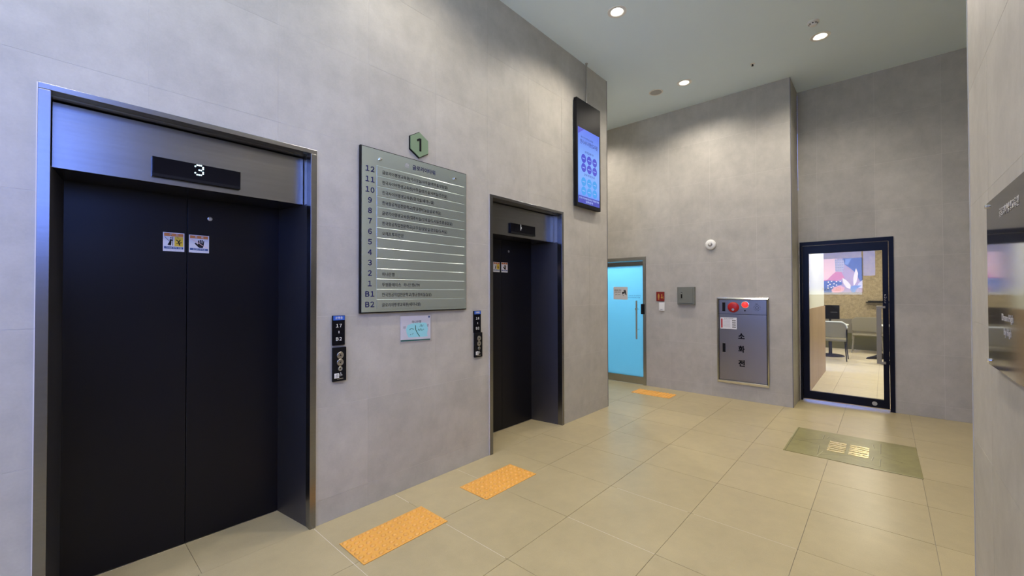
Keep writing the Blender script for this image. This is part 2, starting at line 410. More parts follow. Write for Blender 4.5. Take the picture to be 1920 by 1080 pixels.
# ------------------------------------------------------------------ windows behind the camera
def window(name, P, u0, u1, v0, v1, mulls, FW=.05):
    r = plates(name, P, [rect(u0, u1, v0, v0+FW), rect(u0, u1, v1-FW, v1), rect(u0, u0+FW, v0+FW, v1-FW), rect(u1-FW, u1, v0+FW, v1-FW)], .08, M['blackmetal'], None, d0=-.075)
    tag(r, kind='structure')
    us = [u0+FW]+list(mulls)+[u1-FW]
    for mu in mulls: plate('mullion', P, rect(mu-.02, mu+.02, v0+FW, v1-FW), .06, M['blackmetal'], r, d0=-.07)
    for a, b in zip(us, us[1:]):
        plate('window_pane', P, rect(a+.02*(a != us[0]), b-.02*(b != us[-1]), v0+FW, v1-FW), .006, M['glass'], r, d0=-.045)
    return r
window('window_1', PR(YR), *W1, (-2.35, -1.475, -.6))
window('window_2', PB(XB), *W2, (), FW=.025)
window('window_3', PB(XB), *W2b, (), FW=.012)
text('GLORIA', PB(XB), 1.15, 1.62, M['dark'], bpy.data.objects['window_2'], size=.16, right=1, d0=-.03, t=.002)

# ------------------------------------------------------------------ elevators
def elevator(cx, label, digit, dx, dimd):
    t = thing('elevator', (cx, L, 0), label, 'elevator')
    fo, fi = cx-EH, cx-EH+.039; go, gi = cx+EH, cx+EH-.039
    pr = .012                                   # trim stands proud of the tiles
    # door frame trim: head and two sides
    box('frame_head', (fo, go, L-pr, L+.05, ET-.026, ET), M['steel'], t, bev=.0015)
    box('frame_side', (fo, fi, L-pr, L+.05, 0, ET-.027), M['steel'], t, bev=.0015)
    box('frame_side', (gi, go, L-pr, L+.05, 0, ET-.027), M['steel'], t, bev=.0015)
    # header: soffit, panel set back, underside
    zb = 2.083; d = .10
    box('soffit', (fi, gi, L+.051, L+.40, 2.392, 2.399), M['steel'], t)
    box('header_panel', (fi+.004, gi-.004, L+d, L+.39, zb, 2.386), M['steel'], t, bev=.001)
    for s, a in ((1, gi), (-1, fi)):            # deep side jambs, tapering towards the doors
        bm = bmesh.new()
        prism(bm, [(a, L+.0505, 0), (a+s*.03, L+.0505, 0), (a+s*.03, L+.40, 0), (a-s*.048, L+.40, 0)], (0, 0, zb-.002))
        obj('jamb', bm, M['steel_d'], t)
        obj('jamb_return', prism(bmesh.new(), [(a, L+.0505, zb), (a+s*.03, L+.0505, zb), (a+s*.03, L+.4, zb), (a, L+.4, zb)], (0, 0, 2.399-zb)), M['steel_l'], t)
        box('sealant', (fo-.0035, fo-.0001, L-.006, L, 0, ET) if s < 0 else (go+.0001, go+.0035, L-.006, L, 0, ET), M['caulk'], t)
    # doors
    yd = L+.402
    for s, a, b in ((-1, cx-.56, cx-.0015), (1, cx+.0015, cx+.56)):
        dd = box('door_panel', (a, b, yd, yd+.04, .004, 2.1), M['black_door'], t, bev=.0015)
        if s > 0:
            bm = bmesh.new(); lathe(bm, (cx+.114, yd, 1.968), (0, -1, 0), [(.013, 0), (.013, .003), (.009, .004), (.008, .001), (0, .001)], 20)
            obj('release_keyhole', bm, M['steel_l'], dd, smooth=False)
    bm = bmesh.new()
    for a in ((cx-.68, cx+.68, L+.50, L+.52, -.02, 2.6), (cx-.68, cx-.66, L+.066, L+.50, -.02, 2.6), (cx+.66, cx+.68, L+.066, L+.50, -.02, 2.6), (cx-.66, cx+.66, L+.066, L+.50, 2.58, 2.6)): bx(bm, *a)
    obj('leak_shield', bm, M['black'], t)  # unseen black shell added to stop outside light leaking round the doors
    box('door_sill', (cx-.55, cx+.55, L+.399, yd+.05, -.01, .003), M['steel_l'], t)
    # floor indicator
    u0, u1, v0, v1 = cx-.205, cx+.193, 2.112, 2.217
    ind = box('floor_indicator', (u0, u1, L+d-.02, L+d-.0005, v0, v1), M['blackgloss'], t, bev=.003)
    box('indicator_rim', (u0+.003, u1-.003, L+d-.0235, L+d-.0205, v0+.002, v0+.017), M['black'], ind)
    pat = {'3': ['.XXX.', 'X...X', '....X', '..XX.', '....X', 'X...X', '.XXX.'], '1': ['..X..', '..X..', '..X..', '..XX.', '..XX.', '..X..', '..X..']}[digit]
    bm = bmesh.new(); P = PL(L+d-.021); st = .0088
    for r_, row in enumerate(pat):
        for c_, ch in enumerate(row):
            if ch == 'X': prism(bm, [P(u, v) for u, v in disc(dx+(c_-2)*st, 2.184+(3-r_)*st, .0036, 8)], (0, -.0012, 0))
    obj('led_digit', bm, M['digit_dim'] if dimd else M['digit'], ind)
    text('SERIAL NO. 0000' if False else '· ···· ·····', PL(L+d), gi-.06, zb+.012, M['dark'], t, size=.012, align='RIGHT', d0=.0005) if not dimd else None
    return t
elevator(E1, 'nearer elevator at the left, black sliding doors, display with a lit 3', '3', .556, False)
elevator(E2, 'farther elevator right of the directory board, black sliding doors, dim display', '1', 3.29, True)

def sticker(u0, u1, v0, v1, kindd, label):
    P = PL(L+.402)
    t = thing('warning_sticker', P((u0+u1)/2, v0, 0), label, 'sticker', 'warning stickers on the elevator doors')
    w_, h_ = u1-u0, v1-v0
    plate('backing', P, rect(u0, u1, v0, v1), .0006, M['st_white'], t, d0=.0002)
    X = lambda f: u0+f*w_; Y = lambda f: v0+f*h_; d = .001
    plate('header_band', P, rect(X(.05), X(.95), Y(.80), Y(.96)), .0003, M['st_orange'], t, d0=d)
    plate('footer_band', P, rect(X(.05), X(.95), Y(.13), Y(.25)), .0003, M['st_blue'], t, d0=d)
    text('주', P, X(.35), Y(.88), M['st_white'], t, size=.014, d0=d+.0004, align='CENTER', bold=.02)
    text('의', P, X(.65), Y(.88), M['st_white'], t, size=.014, d0=d+.0004, align='CENTER', bold=.02)
    text('기대면 추락 위험' if kindd == 'lean' else '손대지 마시오', P, X(.5), Y(.19), M['st_white'], t, size=.011, d0=d+.0004, align='CENTER')
    text('· ··· ····· ······ ·· ·····', P, X(.5), Y(.06), M['dark'], t, size=.008, width=w_*.85, d0=d+.0004, align='CENTER')
    if kindd == 'lean':
        plate('yellow_field', P, rect(X(.53), X(.95), Y(.27), Y(.79)), .0003, M['st_yellow'], t, d0=d)
        S = lambda pts, w=.05: [stroke((X(pts[i][0]), Y(pts[i][1])), (X(pts[i+1][0]), Y(pts[i+1][1])), w*w_) for i in range(len(pts)-1)]
        plates('leaning_figure', P, [disc(X(.36), Y(.71), .035*w_, 12), [(X(.31), Y(.64)), (X(.40), Y(.64)), (X(.38), Y(.48)), (X(.30), Y(.50))]]+S([(.38, .60), (.43, .57)], .06)+S([(.34, .50), (.24, .33)], .08)+S([(.35, .5), (.33, .32)], .08)+S([(.45, .78), (.45, .30)], .03)+S([(.07, .77), (.30, .52)], .02), .0003, M['dark'], t, d0=d+.0004)
        plates('falling_figure', P, [disc(X(.66), Y(.74), .02*w_, 8), disc(X(.72), Y(.73), .02*w_, 8)]+S([(.60, .62), (.70, .56), (.76, .44)], .05)+S([(.80, .64), (.76, .55), (.72, .5)], .05)+S([(.62, .42), (.72, .47)], .04)+S([(.76, .45), (.88, .50)], .04)+S([(.74, .46), (.78, .33)], .06), .0003, M['dark'], t, d0=d+.0008)
    else:
        S = lambda p, q, w: stroke((X(p[0]), Y(p[1])), (X(q[0]), Y(q[1])), w*w_)
        hand = [[(X(.44), Y(.55)), (X(.72), Y(.55)), (X(.74), Y(.42)), (X(.68), Y(.28)), (X(.5), Y(.28)), (X(.44), Y(.38))],
                S((.30, .54), (.50, .34), .09), S((.47, .5), (.47, .70), .062), S((.55, .5), (.56, .74), .062), S((.635, .5), (.65, .74), .062), S((.71, .48), (.73, .68), .055)]
        plates('hand_pictogram', P, hand, .0003, M['dark'], t, d0=d+.0002)
        plate('strike_line', P, S((.08, .77), (.92, .28), .03), .0003, M['p_lpink'], t, d0=d+.0006)
    return t
sticker(.449, .549, 1.752, 1.863, 'lean', 'no-leaning warning sticker with yellow half on the nearer elevator door')
sticker(.571, .672, 1.752, 1.860, 'hand', 'black hand warning sticker on the nearer elevator door')
sticker(3.208, 3.308, 1.730, 1.839, 'lean', 'no-leaning warning sticker with yellow half on the farther elevator door')
sticker(3.334, 3.438, 1.730, 1.842, 'hand', 'black hand warning sticker on the farther elevator door')

# ------------------------------------------------------------------ floor indicators and call button plates
PLW = PL(L)
def level_plate(u0, u1, v0, v1, top, label):
    t = thing('floor_range_plate', PLW((u0+u1)/2, v0, 0), label, 'sign')
    cx = (u0+u1)/2
    box('plate', (u0, u1, L-.014, L, v0, v1), M['blackgloss'], t, bev=.0015)
    box('header', (u0+.003, u1-.003, L-.0152, L-.0142, v1-.031, v1-.002), M['blue_hdr'], t)
    text('운행층', PLW, cx, v1-.016, M['whitei'], t, size=.019, width=.05, align='CENTER', d0=.0154, bold=.01)
    text(fullw(top), PLW, cx, v1-.068, M['whitei'], t, size=.029, align='CENTER', d0=.0145, bold=.014, sp=.6)
    text('~', PLW, cx, v1-.112, M['whitei'], t, size=.025, align='CENTER', d0=.0145, bold=.02) if False else plate('dash', PLW, rect(cx-.0025, cx+.0025, v1-.119, v1-.103), .0005, M['whitei'], t, d0=.0145)
    text(fullw('B2'), PLW, cx, v1-.157, M['whitei'], t, size=.029, align='CENTER', d0=.0145, bold=.014, sp=.62)
def call_plate(u0, u1, v0, v1, label):
    t = thing('call_button_plate', PLW((u0+u1)/2, v0, 0), label, 'button panel')
    cx = (u0+u1)/2; sc = (v1-v0)/.226
    box('plate', (u0, u1, L-.018, L, v0, v1), M['black'], t, bev=.002)
    for dz, r, k in ((.053, .0225, 'up'), (.1, .0225, 'down'), (.143, .0145, 'call')):
        z = v1-dz*sc
        b = obj('button', lathe(bmesh.new(), (cx+.003, L-.018, z), (0, -1, 0), [(r, 0), (r, .003), (r*.92, .0042), (r*.86, .0036), (0, .0036)], 24), M['steel_l'], t)
        if k == 'up': plate('arrow', PLW, [(cx-.005, z-.004), (cx+.011, z-.004), (cx+.003, z+.008)], .0004, M['dark'], b, d0=.0218)
        elif k == 'down': plate('arrow', PLW, [(cx-.005, z+.004), (cx+.011, z+.004), (cx+.003, z-.008)], .0004, M['dark'], b, d0=.0218)
        else: plate('bell_mark', PLW, disc(cx+.003, z, .004, 12), .0004, M['dark'], b, d0=.0218)
    z = v1-.188*sc
    b = box('braille_button', (cx-.037, cx-.005, L-.021, L-.0185, z-.016, z+.016), M['white'], t, bev=.001)
    plates('braille_frame', PLW, [rect(cx-.028, cx-.026, z-.008, z+.008), rect(cx-.014, cx-.012, z-.008, z+.008), rect(cx-.028, cx-.012, z+.007, z+.009), rect(cx-.028, cx-.012, z-.009, z-.007), rect(cx-.022, cx-.018, z-.003, z+.004)], .0003, M['dark'], b, d0=.0212)
    P = PLW; zz = v1-.18*sc; ux = cx+.008
    plates('wheelchair_symbol', P, [disc(ux-.001, zz+.009, .0022, 10), stroke((ux-.001, zz+.006), (ux, zz-.003), .0025), stroke((ux, zz-.002), (ux+.006, zz-.002), .002), stroke((ux+.006, zz-.002), (ux+.009, zz-.009), .002)]+[stroke((ux-.001+.006*math.cos(a), zz-.006+.006*math.sin(a)), (ux-.001+.006*math.cos(a+.5), zz-.006+.006*math.sin(a+.5)), .0015) for a in [2+.5*k for k in range(8)]], .0004, M['whitei'], t, d0=.0182)
    plate('maker_mark', P, rect(cx-.018, cx+.024, v0+.014, v0+.019), .0004, M['steel_l'], t, d0=.0182)
level_plate(1.264, 1.349, 1.153, 1.352, '17', 'black plate reading 17 to B2, beside the nearer elevator')
call_plate(1.265, 1.357, .913, 1.139, 'black call button plate with three round buttons, beside the nearer elevator')
level_plate(2.540, 2.624, 1.146, 1.342, '16', 'black plate reading 16 to B2, left of the farther elevator')
call_plate(2.546, 2.639, .925, 1.1455, 'black call button plate with three round buttons, left of the farther elevator')

# ------------------------------------------------------------------ directory board
t = thing('directory_board', (1.946, L, 1.359), 'brushed steel building directory board with Korean tenant rows between the two elevators', 'sign')
box('edge_frame', (1.453, 2.440, L-.022, L, 1.359, 2.543), M['black'], t, bev=.001)
box('face_plate', (1.461, 2.434, L-.0255, L-.0225, 1.367, 2.537), M['sign'], t)
PD = PL(L-.0255)
rows = [('12', '글로리아평생교육원(이사장실/사무실/회의실/상담실)', 2.225), ('11', '한국사이버평생교육원(사무실/회의실/서버실/전산실)', 2.22), ('10', '한국사이버평생교육원(강의실/세미나실)', 2.085),
        ('9', '한국항공직업전문학교(항공정비실습실/휴게실)', 2.155), ('8', '글로리아평생교육원(컴퓨터실/강의실/도서실/조종실습실)', 2.275), ('7', '한국항공직업전문학교(교무실/상담실/강의실/도서실)', 2.22),
        ('6', '오에프투자전문', 1.80), ('5', '', 0), ('4', '', 0), ('3', '', 0), ('2', '하나은행', 1.721), ('1', '투썸플레이스   하나은행ATM', 1.944), ('B1', '한국항공직업전문학교(항공정비실습실)', 2.059), ('B2', '글로리아평생교육원(세미나실)', 1.955)]
for k, (nr, tx, xe) in enumerate(rows):
    zc = 2.388-.0742*k
    bm = bmesh.new(); y = L-.0255; za, zb = zc-.0355, zc+.0345
    prism(bm, [(1.577, y, za), (1.577, y-.0025, za), (1.577, y-.0025, zb-.004), (1.577, y-.001, zb)], (.832, 0, 0))
    sl = obj('tenant_slat', bm, M['sign'], t)
    text(fullw(nr), PD, 1.524, zc-.002, M['navy'], t, size=.050, align='CENTER', bold=.022, name='floor_number', d0=.0004, sp=.58)
    if 'ATM' in tx:
        text('하나은행ATM', PL(L-.0280), 1.801, zc-.008, M['dark'], sl, size=.030, width=.143, d0=.0003, name='tenant_name'); tx = '투썸플레이스'; xe = 1.776
    if tx: text(tx, PL(L-.0280), 1.619, zc-.008, M['dark'], sl, size=.030, width=xe-1.619, d0=.0003, bold=.0 if 'ATM' in tx else .006, name='tenant_name')
text('글로리아타워', PD, 1.881, 2.477, M['navy'], t, size=.040, width=.217, d0=.0004, bold=.012, name='board_title')
plates('board_emblem', PD, [rect(1.815, 1.822, 2.478, 2.490), rect(1.825, 1.834, 2.478, 2.497), rect(1.837, 1.847, 2.478, 2.490), rect(1.812, 1.85, 2.470, 2.4745), rect(1.815, 1.847, 2.462, 2.466)], .0004, M['grille'], t, d0=.0004)
for u in (1.604, 2.304):
    obj('stand_off_screw', lathe(bmesh.new(), (u, L-.0255, 2.473), (0, -1, 0), [(.011, 0), (.011, .012), (.009, .015), (0, .016)], 20), M['chrome'], t, smooth=False)

# hexagon with the floor number
t = thing('floor_number_sign', (1.952, L, 2.571), 'sage green hexagonal sign with a black 1 above the directory board', 'sign')
hx = lambda r: [(1.952+r*.087*math.sin(math.pi/3*k)/.866, 2.672+r*.104*math.cos(math.pi/3*k)) for k in range(6)]
plate('backing', PLW, hx(1.0), .012, M['black'], t, d0=0)
plate('face', PLW, hx(.955), .006, M['sage'], t, d0=.0122)
P = PL(L-.0185)
plates('number_one', P, [rect(1.950, 1.967, 2.622, 2.722), [(1.950, 2.722), (1.950, 2.706), (1.930, 2.695), (1.927, 2.709)]], .0025, M['black'], t, d0=0)

# notice taped below the board
t = thing('wall_notice', (1.932, L, 1.124), 'white notice with cyan scribble in a clear sleeve taped below the directory board', 'notice')
P = PLW
plate('paper', P, [(1.790, 1.130), (2.070, 1.122), (2.070, 1.322), (1.789, 1.325)], .001, M['paper'], t, d0=.001)
plate('green_band', P, [(1.792, 1.132), (2.068, 1.124), (2.068, 1.134), (1.792, 1.144)], .0004, M['green_band'], t, d0=.0022)
text('하나은행', P, 1.935, 1.276, M['dark'], t, size=.024, width=.085, align='CENTER', d0=.0022)
text('신', P, 1.825, 1.238, M['dark'], t, size=.024, d0=.0022, align='CENTER'); text('은', P, 2.045, 1.243, M['dark'], t, size=.022, d0=.0022, align='CENTER')
blob = [(1.840, 1.225), (1.852, 1.252), (1.885, 1.264), (1.94, 1.268), (2.0, 1.268), (2.03, 1.262), (2.04, 1.235), (2.045, 1.21), (2.035, 1.175), (2.045, 1.155), (2.0, 1.154), (1.95, 1.157), (1.90, 1.157), (1.862, 1.16), (1.845, 1.19)]
plate('cyan_scribble', P, blob, .0004, M['cyan'], t, d0=.0022)
def squig(pts, w=.003): return [stroke(pts[i], pts[i+1], w) for i in range(len(pts)-1)]
plates('pen_marks', P, squig([(1.925, 1.25), (1.928, 1.215), (1.945, 1.185), (1.965, 1.16)], .006)+squig([(1.87, 1.218), (1.885, 1.226), (1.91, 1.22)], .004)+squig([(1.95, 1.205), (1.955, 1.22), (1.965, 1.205), (1.975, 1.222), (1.985, 1.205), (2.005, 1.216)], .003)+squig([(1.875, 1.178), (1.885, 1.182)], .003)+squig([(1.895, 1.18), (1.905, 1.19)], .003)+squig([(1.965, 1.235), (1.98, 1.255), (1.985, 1.235), (2.0, 1.25)], .003), .0003, M['green_band'], t, d0=.0028)
plate('shield_mark', P, [(2.048, 1.318), (2.064, 1.318), (2.064, 1.308), (2.056, 1.300), (2.048, 1.308)], .0004, M['st_blue'], t, d0=.0022)
plate('clear_sleeve', P, rect(1.784, 2.083, 1.112, 1.338), .0005, M['film'], t, d0=.0036)

# ------------------------------------------------------------------ hanging television
t = thing('hanging_display', (4.412, 2.70, C), 'black portrait display showing a blue notice, hung on a pole above the farther elevator', 'screen')
box('casing', (4.140, 4.686, 2.682, 2.724, 2.530, 3.815), M['black'], t, bev=.002)
obj('ceiling_pole', cyl(bmesh.new(), (4.412, 2.712, 3.815), (4.412, 2.712, C), .011, seg=16), M['steel_l'], t)
obj('pole_flange', cyl(bmesh.new(), (4.412, 2.712, C-.006), (4.412, 2.712, C), .017, seg=20), M['steel_l'], t)
sc = box('screen', (4.165, 4.655, 2.6795, 2.6815, 2.575, 3.472), M['screen'], t)
P = PL(2.679)
for r_, (zz, mt_) in enumerate(((3.115, 's_violet'), (3.005, 's_violet'), (2.835, 's_cyan'), (2.725, 's_cyan'))):
    for c_ in range(3):
        plate('circle', P, disc(4.285+.127*c_, zz, .053, 20), .0005, M[mt_], sc, d0=.0002)
        plate('circle_caption', P, rect(4.255+.127*c_, 4.315+.127*c_, zz-.005, zz+.005), .0003, M['s_pale'], sc, d0=.0008)
plate('footer_band', P, rect(4.166, 4.654, 2.576, 2.660), .0004, M['s_band'], sc, d0=.0002)
plate('corner_wedge', P, [(4.166, 3.471), (4.166, 3.39), (4.30, 3.471)], .0004, M['s_violet'], sc, d0=.0002)
text('한국사이버평생교육원', P, 4.41, 3.31, M['s_navy'], sc, size=.06, width=.40, align='CENTER', d0=.0003, bold=.01)
text('글로리아평생교육원', P, 4.36, 3.365, M['s_navy'], sc, size=.025, width=.28, align='CENTER', d0=.0003)
text('모집분야', P, 4.41, 3.20, M['s_navy'], sc, size=.03, width=.2, align='CENTER', d0=.0003)
text('교육과정안내', P, 4.41, 2.925, M['s_navy'], sc, size=.03, width=.24, align='CENTER', d0=.0003)
text('한국사이버평생교육원 학점은행제', P, 4.41, 2.635, M['s_white'], sc, size=.026, width=.45, align='CENTER', d0=.0008)
text('상담문의 1544-0000' if False else '입학문의', P, 4.41, 2.600, M['s_white'], sc, size=.03, width=.16, align='CENTER', d0=.0008)

# ------------------------------------------------------------------ tactile paving
def dome_mesh():
    bm = bmesh.new(); lathe(bm, (0, 0, 0), (0, 0, 1), [(.017, 0), (.0155, .0035), (.012, .0075), (.007, .0088), (0, .009)], 12)
    me = bpy.data.meshes.new('stud'); bmesh.ops.recalc_face_normals(bm, faces=bm.faces); bm.to_mesh(me); bm.free(); me.materials.append(M['orange'])
    for p in me.polygons: p.use_smooth = True
    return me
DOME = dome_mesh()
def tactile(c, w_, d_, nx, ny, rot, label):
    t = thing('tactile_paving_mat', (c[0], c[1], 0), label, 'tactile paving', 'orange tactile mats on the lobby floor')
    box('rubber_base', (c[0]-w_/2, c[0]+w_/2, c[1]-d_/2, c[1]+d_/2, .0003, .004), M['orange'], t, bev=.001)
    for i in range(nx):
        for j in range(ny):
            o = bpy.data.objects.new('stud', DOME); COL.objects.link(o); o.parent = t
            o.location = ((i+.5)*w_/nx-w_/2, (j+.5)*d_/ny-d_/2, .004)
    t.rotation_euler = (0, 0, rot)
tactile((1.4715, 2.300), .59, .290, 12, 6, 0, 'nearest orange studded tactile mat, in front of the nearer elevator')
tactile((2.425, 2.313), .578, .296, 12, 6, 0, 'orange studded tactile mat in the middle, left of the farther elevator')
tactile((6.032, 2.581), .285, .58, 6, 12, 0, 'farthest orange studded tactile mat, by the blue glass door')

# ------------------------------------------------------------------ olive film mat with worn gold print
t = thing('floor_film_mat', (5.142, .262, 0), 'rectangular olive film stuck on the floor tiles with worn gold print in its middle', 'mat')
PM = PZ(0)
bm = bmesh.new()
N = 22
E0 = [(4.692, .738), (5.590, .738), (5.598, -.208), (4.700, -.218)]
prism(bm, [(x, y, .0004) for x, y in E0], (0, 0, .0026))
obj('film_sheet', bm, M['olive'], t)
plates('pale_edge', PM, [stroke((4.696, .3), (4.70, -.214), .012), stroke((5.15, .735), (5.588, .735), .007), stroke((4.9, .45), (4.697, .48), .006)], .0006, M['olive_l'], t, d0=.0031)
ln = [((5.588, .722), (4.70, .722)), ((5.45, .485), (5.30, .485)), ((5.06, .49), (4.78, .480)), ((4.78, .478), (4.92, .27)), ((4.92, .27), (4.772, .046)), ((4.772, .046), (5.00, .041)), ((5.16, .043), (5.50, .044)), ((5.115, .70), (5.10, .49)), ((5.30, .485), (5.10, .66)), ((5.42, .445), (5.30, .30)), ((5.42, .445), (5.34, .452)), ((5.10, .04), (5.02, -.10)), ((5.42, .10), (5.30, .09)), ((4.90, .10), (5.02, .09))]
plates('dark_outline', PM, [stroke(a, b, .005) for a, b in ln], .0002, M['olive_d'], t, d0=.0031)
plates('pale_outline', PM, [stroke((a[0]+.006, a[1]+.005), (b[0]+.006, b[1]+.005), .003) for a, b in ln[1:]], .0002, M['olive_l'], t, d0=.0031)
for k in range(6):
    x = 4.965+.058*k+random.uniform(-.004, .004)
    for ya, yb in ((.293, .427), (.125, .268)):
        bm = bmesh.new()
        n = 14
        for i in range(n):
            f0 = i/n; f1 = (i+1)/n; a = ya+(yb-ya)*f0; b = ya+(yb-ya)*f1
            o1 = .003*math.sin(9*f0+k)+.003*math.sin(23*f0+2*k); o2 = .003*math.sin(9*f1+k)+.003*math.sin(23*f1+2*k)
            w_ = .013+.011*random.random()
            prism(bm, [(x+o1-w_, a, .003), (x+o1+w_, a, .003), (x+o2+w_, b, .003), (x+o2-w_, b, .003)], (0, 0, .0022+.002*random.random()))
        obj('gold_print', bm, M['gold'], t)

# ------------------------------------------------------------------ downlights, speaker, detectors
def downlight(x, y, label, tilt=.0, power=SPOT_W, r=.088, size=148):
    t = thing('downlight', (x, y, C), label, 'ceiling light', 'round recessed downlights')
    obj('trim_ring', lathe(bmesh.new(), (x, y, C), (0, 0, -1), [(.060, -.012), (.060, .0005), (.066, .006), (r+.004, .004), (r+.006, 0)], 32), M['white'], t, smooth=False)
    obj('reflector', lathe(bmesh.new(), (x, y, C), (0, 0, 1), [(.0585, -.001), (.0585, .02), (.055, .06), (.046, .1), (.0, .102)], 28), M['cup'], t, smooth=True)
    obj('lamp', lathe(bmesh.new(), (x, y, C), (0, 0, 1), [(0, .045), (.034, .047), (.040, .055), (.040, .07), (.0, .07)], 24), M['bulb'], t, smooth=True)
    ld = bpy.data.lights.new('downlight_beam', 'SPOT'); ld.energy = power; ld.color = (1, .90, .775); ld.spot_size = R(size); ld.spot_blend = .9; ld.shadow_soft_size = .045
    lo = bpy.data.objects.new('downlight_beam', ld); COL.objects.link(lo); lo.parent = t; lo.location = (0, 0, -.012)
    return t
lab = ['round downlight nearest the elevators, at the top edge of the view', 'brightest downlight, right side of the ceiling beside the smoke detector', 'downlight beside the round ceiling speaker at the far end']
for k, (x, y) in enumerate(LIGHTS):
    downlight(x, y, lab[k] if k < 3 else 'recessed downlight out of view, in the ceiling at %s' % ['the left wall above the directory board', 'the nearer elevator', 'the right of the farther elevator', 'the right wall glass panel', 'the left wall behind the camera', 'the right window', 'the side corridor', 'the back entrance', 'the camera position'][k-3],
              power=SPOT_W*(1.15, 1.1, 1.2, .75, .55, 1.05, 1.0, .6, .9, 1.3, 1, .8)[k])
t = thing('ceiling_speaker', (5.703, 2.377, C), 'flush round grey ceiling speaker left of the far downlight', 'speaker')
obj('speaker_rim', lathe(bmesh.new(), (5.703, 2.377, C), (0, 0, -1), [(.078, .004), (.084, .007), (.093, .005), (.095, 0)], 32), M['white'], t)
obj('speaker_grille', lathe(bmesh.new(), (5.703, 2.377, C), (0, 0, -1), [(.08, 0), (.079, .004), (0, .006)], 32), M['grille'], t)
t = thing('smoke_detector', (5.317, .530, C), 'small white smoke detector beside the brightest downlight', 'smoke detector')
obj('detector_base', lathe(bmesh.new(), (5.317, .53, C), (0, 0, -1), [(.052, 0), (.052, .012), (.046, .016), (.0, .016)], 28), M['white'], t)
obj('detector_dome', lathe(bmesh.new(), (5.317, .53, C), (0, 0, -1), [(.036, .016), (.034, .034), (.024, .042), (0, .043)], 28), M['white'], t)
bm = bmesh.new()
for k in range(8):
    a = k*math.pi/4; bx(bm, 5.317+.035*math.cos(a)-.005, 5.317+.035*math.cos(a)+.005, .53+.035*math.sin(a)-.005, .53+.035*math.sin(a)+.005, C-.030, C-.022)
obj('sensor_slot', bm, M['black'], t)
t = thing('sprinkler_head', (5.797, 1.192, C), 'tiny dark sprinkler head in a white ring on the ceiling', 'sprinkler')
obj('escutcheon', lathe(bmesh.new(), (5.797, 1.192, C), (0, 0, -1), [(.028, 0), (.022, .006), (0, .006)], 20), M['white'], t)
obj('sprinkler_nozzle', lathe(bmesh.new(), (5.797, 1.192, C), (0, 0, -1), [(.010, .006), (.008, .02), (.014, .024), (0, .026)], 16), M['blackmetal'], t)

# ------------------------------------------------------------------ far wall: blue glass door
PA = PF(F1)
d1 = plates('door_1', PA, [rect(2.885, 2.935, 0, 2.09), rect(3.93, 3.98, 0, 2.09), rect(2.935, 3.93, 2.035, 2.09)], .06, M['steel_l'], None, d0=-.05); tag(d1, kind='structure')
plate('top_rail', PA, rect(2.94, 3.925, 1.950, 2.015), .04, M['steel'], d1, d0=-.045)
plate('bottom_rail', PA, rect(2.94, 3.925, .006, .125), .04, M['steel_l'], d1, d0=-.045)
plate('glass_pane', PA, rect(2.94, 3.925, .125, 1.950), .012, M['frost'], d1, d0=-.03)
plate('transom_gap_glass', PA, rect(2.94, 3.925, 2.016, 2.034), .01, M['frost'], d1, d0=-.03)
bm = cyl(bmesh.new(), (F1-.07, 3.019, .748), (F1-.07, 3.019, 1.372), .0135, seg=16)
for z in (1.23, .90): cyl(bm, (F1-.07, 3.019, z), (F1+.018, 3.019, z), .008, seg=12)
obj('pull_handle', bm, M['chrome'], d1)
bm = cyl(bmesh.new(), (F1-.03, 3.045, 1.235), (F1+.018, 3.045, 1.235), .02, seg=16); obj('lock_cylinder', bm, M['chrome'], d1)
box('lock_body', (F1-.016, F1+.017, 2.905, 2.972, 1.15, 1.318), M['black'], d1, bev=.008)
text('교육상담 및 입학문의', PA, 3.20, 1.452, M['st_blue'], d1, size=.02, width=.21, right=-1, d0=-.017)
text('한국사이버평생교육원', PA, 3.235, 1.422, M['st_blue'], d1, size=.02, width=.24, right=-1, d0=-.017)
t = thing('door_notice', (F1+.018, 3.37, 1.385), 'small white paper notice with black drawing taped on the blue glass door', 'notice')
PG = PF(F1+.0175)
plate('paper', PG, [(3.475, 1.39), (3.215, 1.385), (3.215, 1.600), (3.475, 1.605)], .001, M['paper'], t, d0=.0003)
text('출입문 안내', PG, 3.455, 1.545, M['dark'], t, size=.028, width=.12, right=-1, d0=.0015, bold=.01)
text('관계자외 출입금지', PG, 3.455, 1.512, M['dark'], t, size=.022, width=.12, right=-1, d0=.0015)
text('문의 사무실', PG, 3.44, 1.472, M['dark'], t, size=.022, width=.09, right=-1, d0=.0015)
plates('drawing', PG, [disc(3.30, 1.50, .018, 12), rect(3.285, 3.265, 1.49, 1.55), rect(3.262, 3.25, 1.47, 1.55), stroke((3.31, 1.48), (3.29, 1.45), .006), stroke((3.25, 1.53), (3.235, 1.46), .008)], .0004, M['dark'], t, d0=.0015)
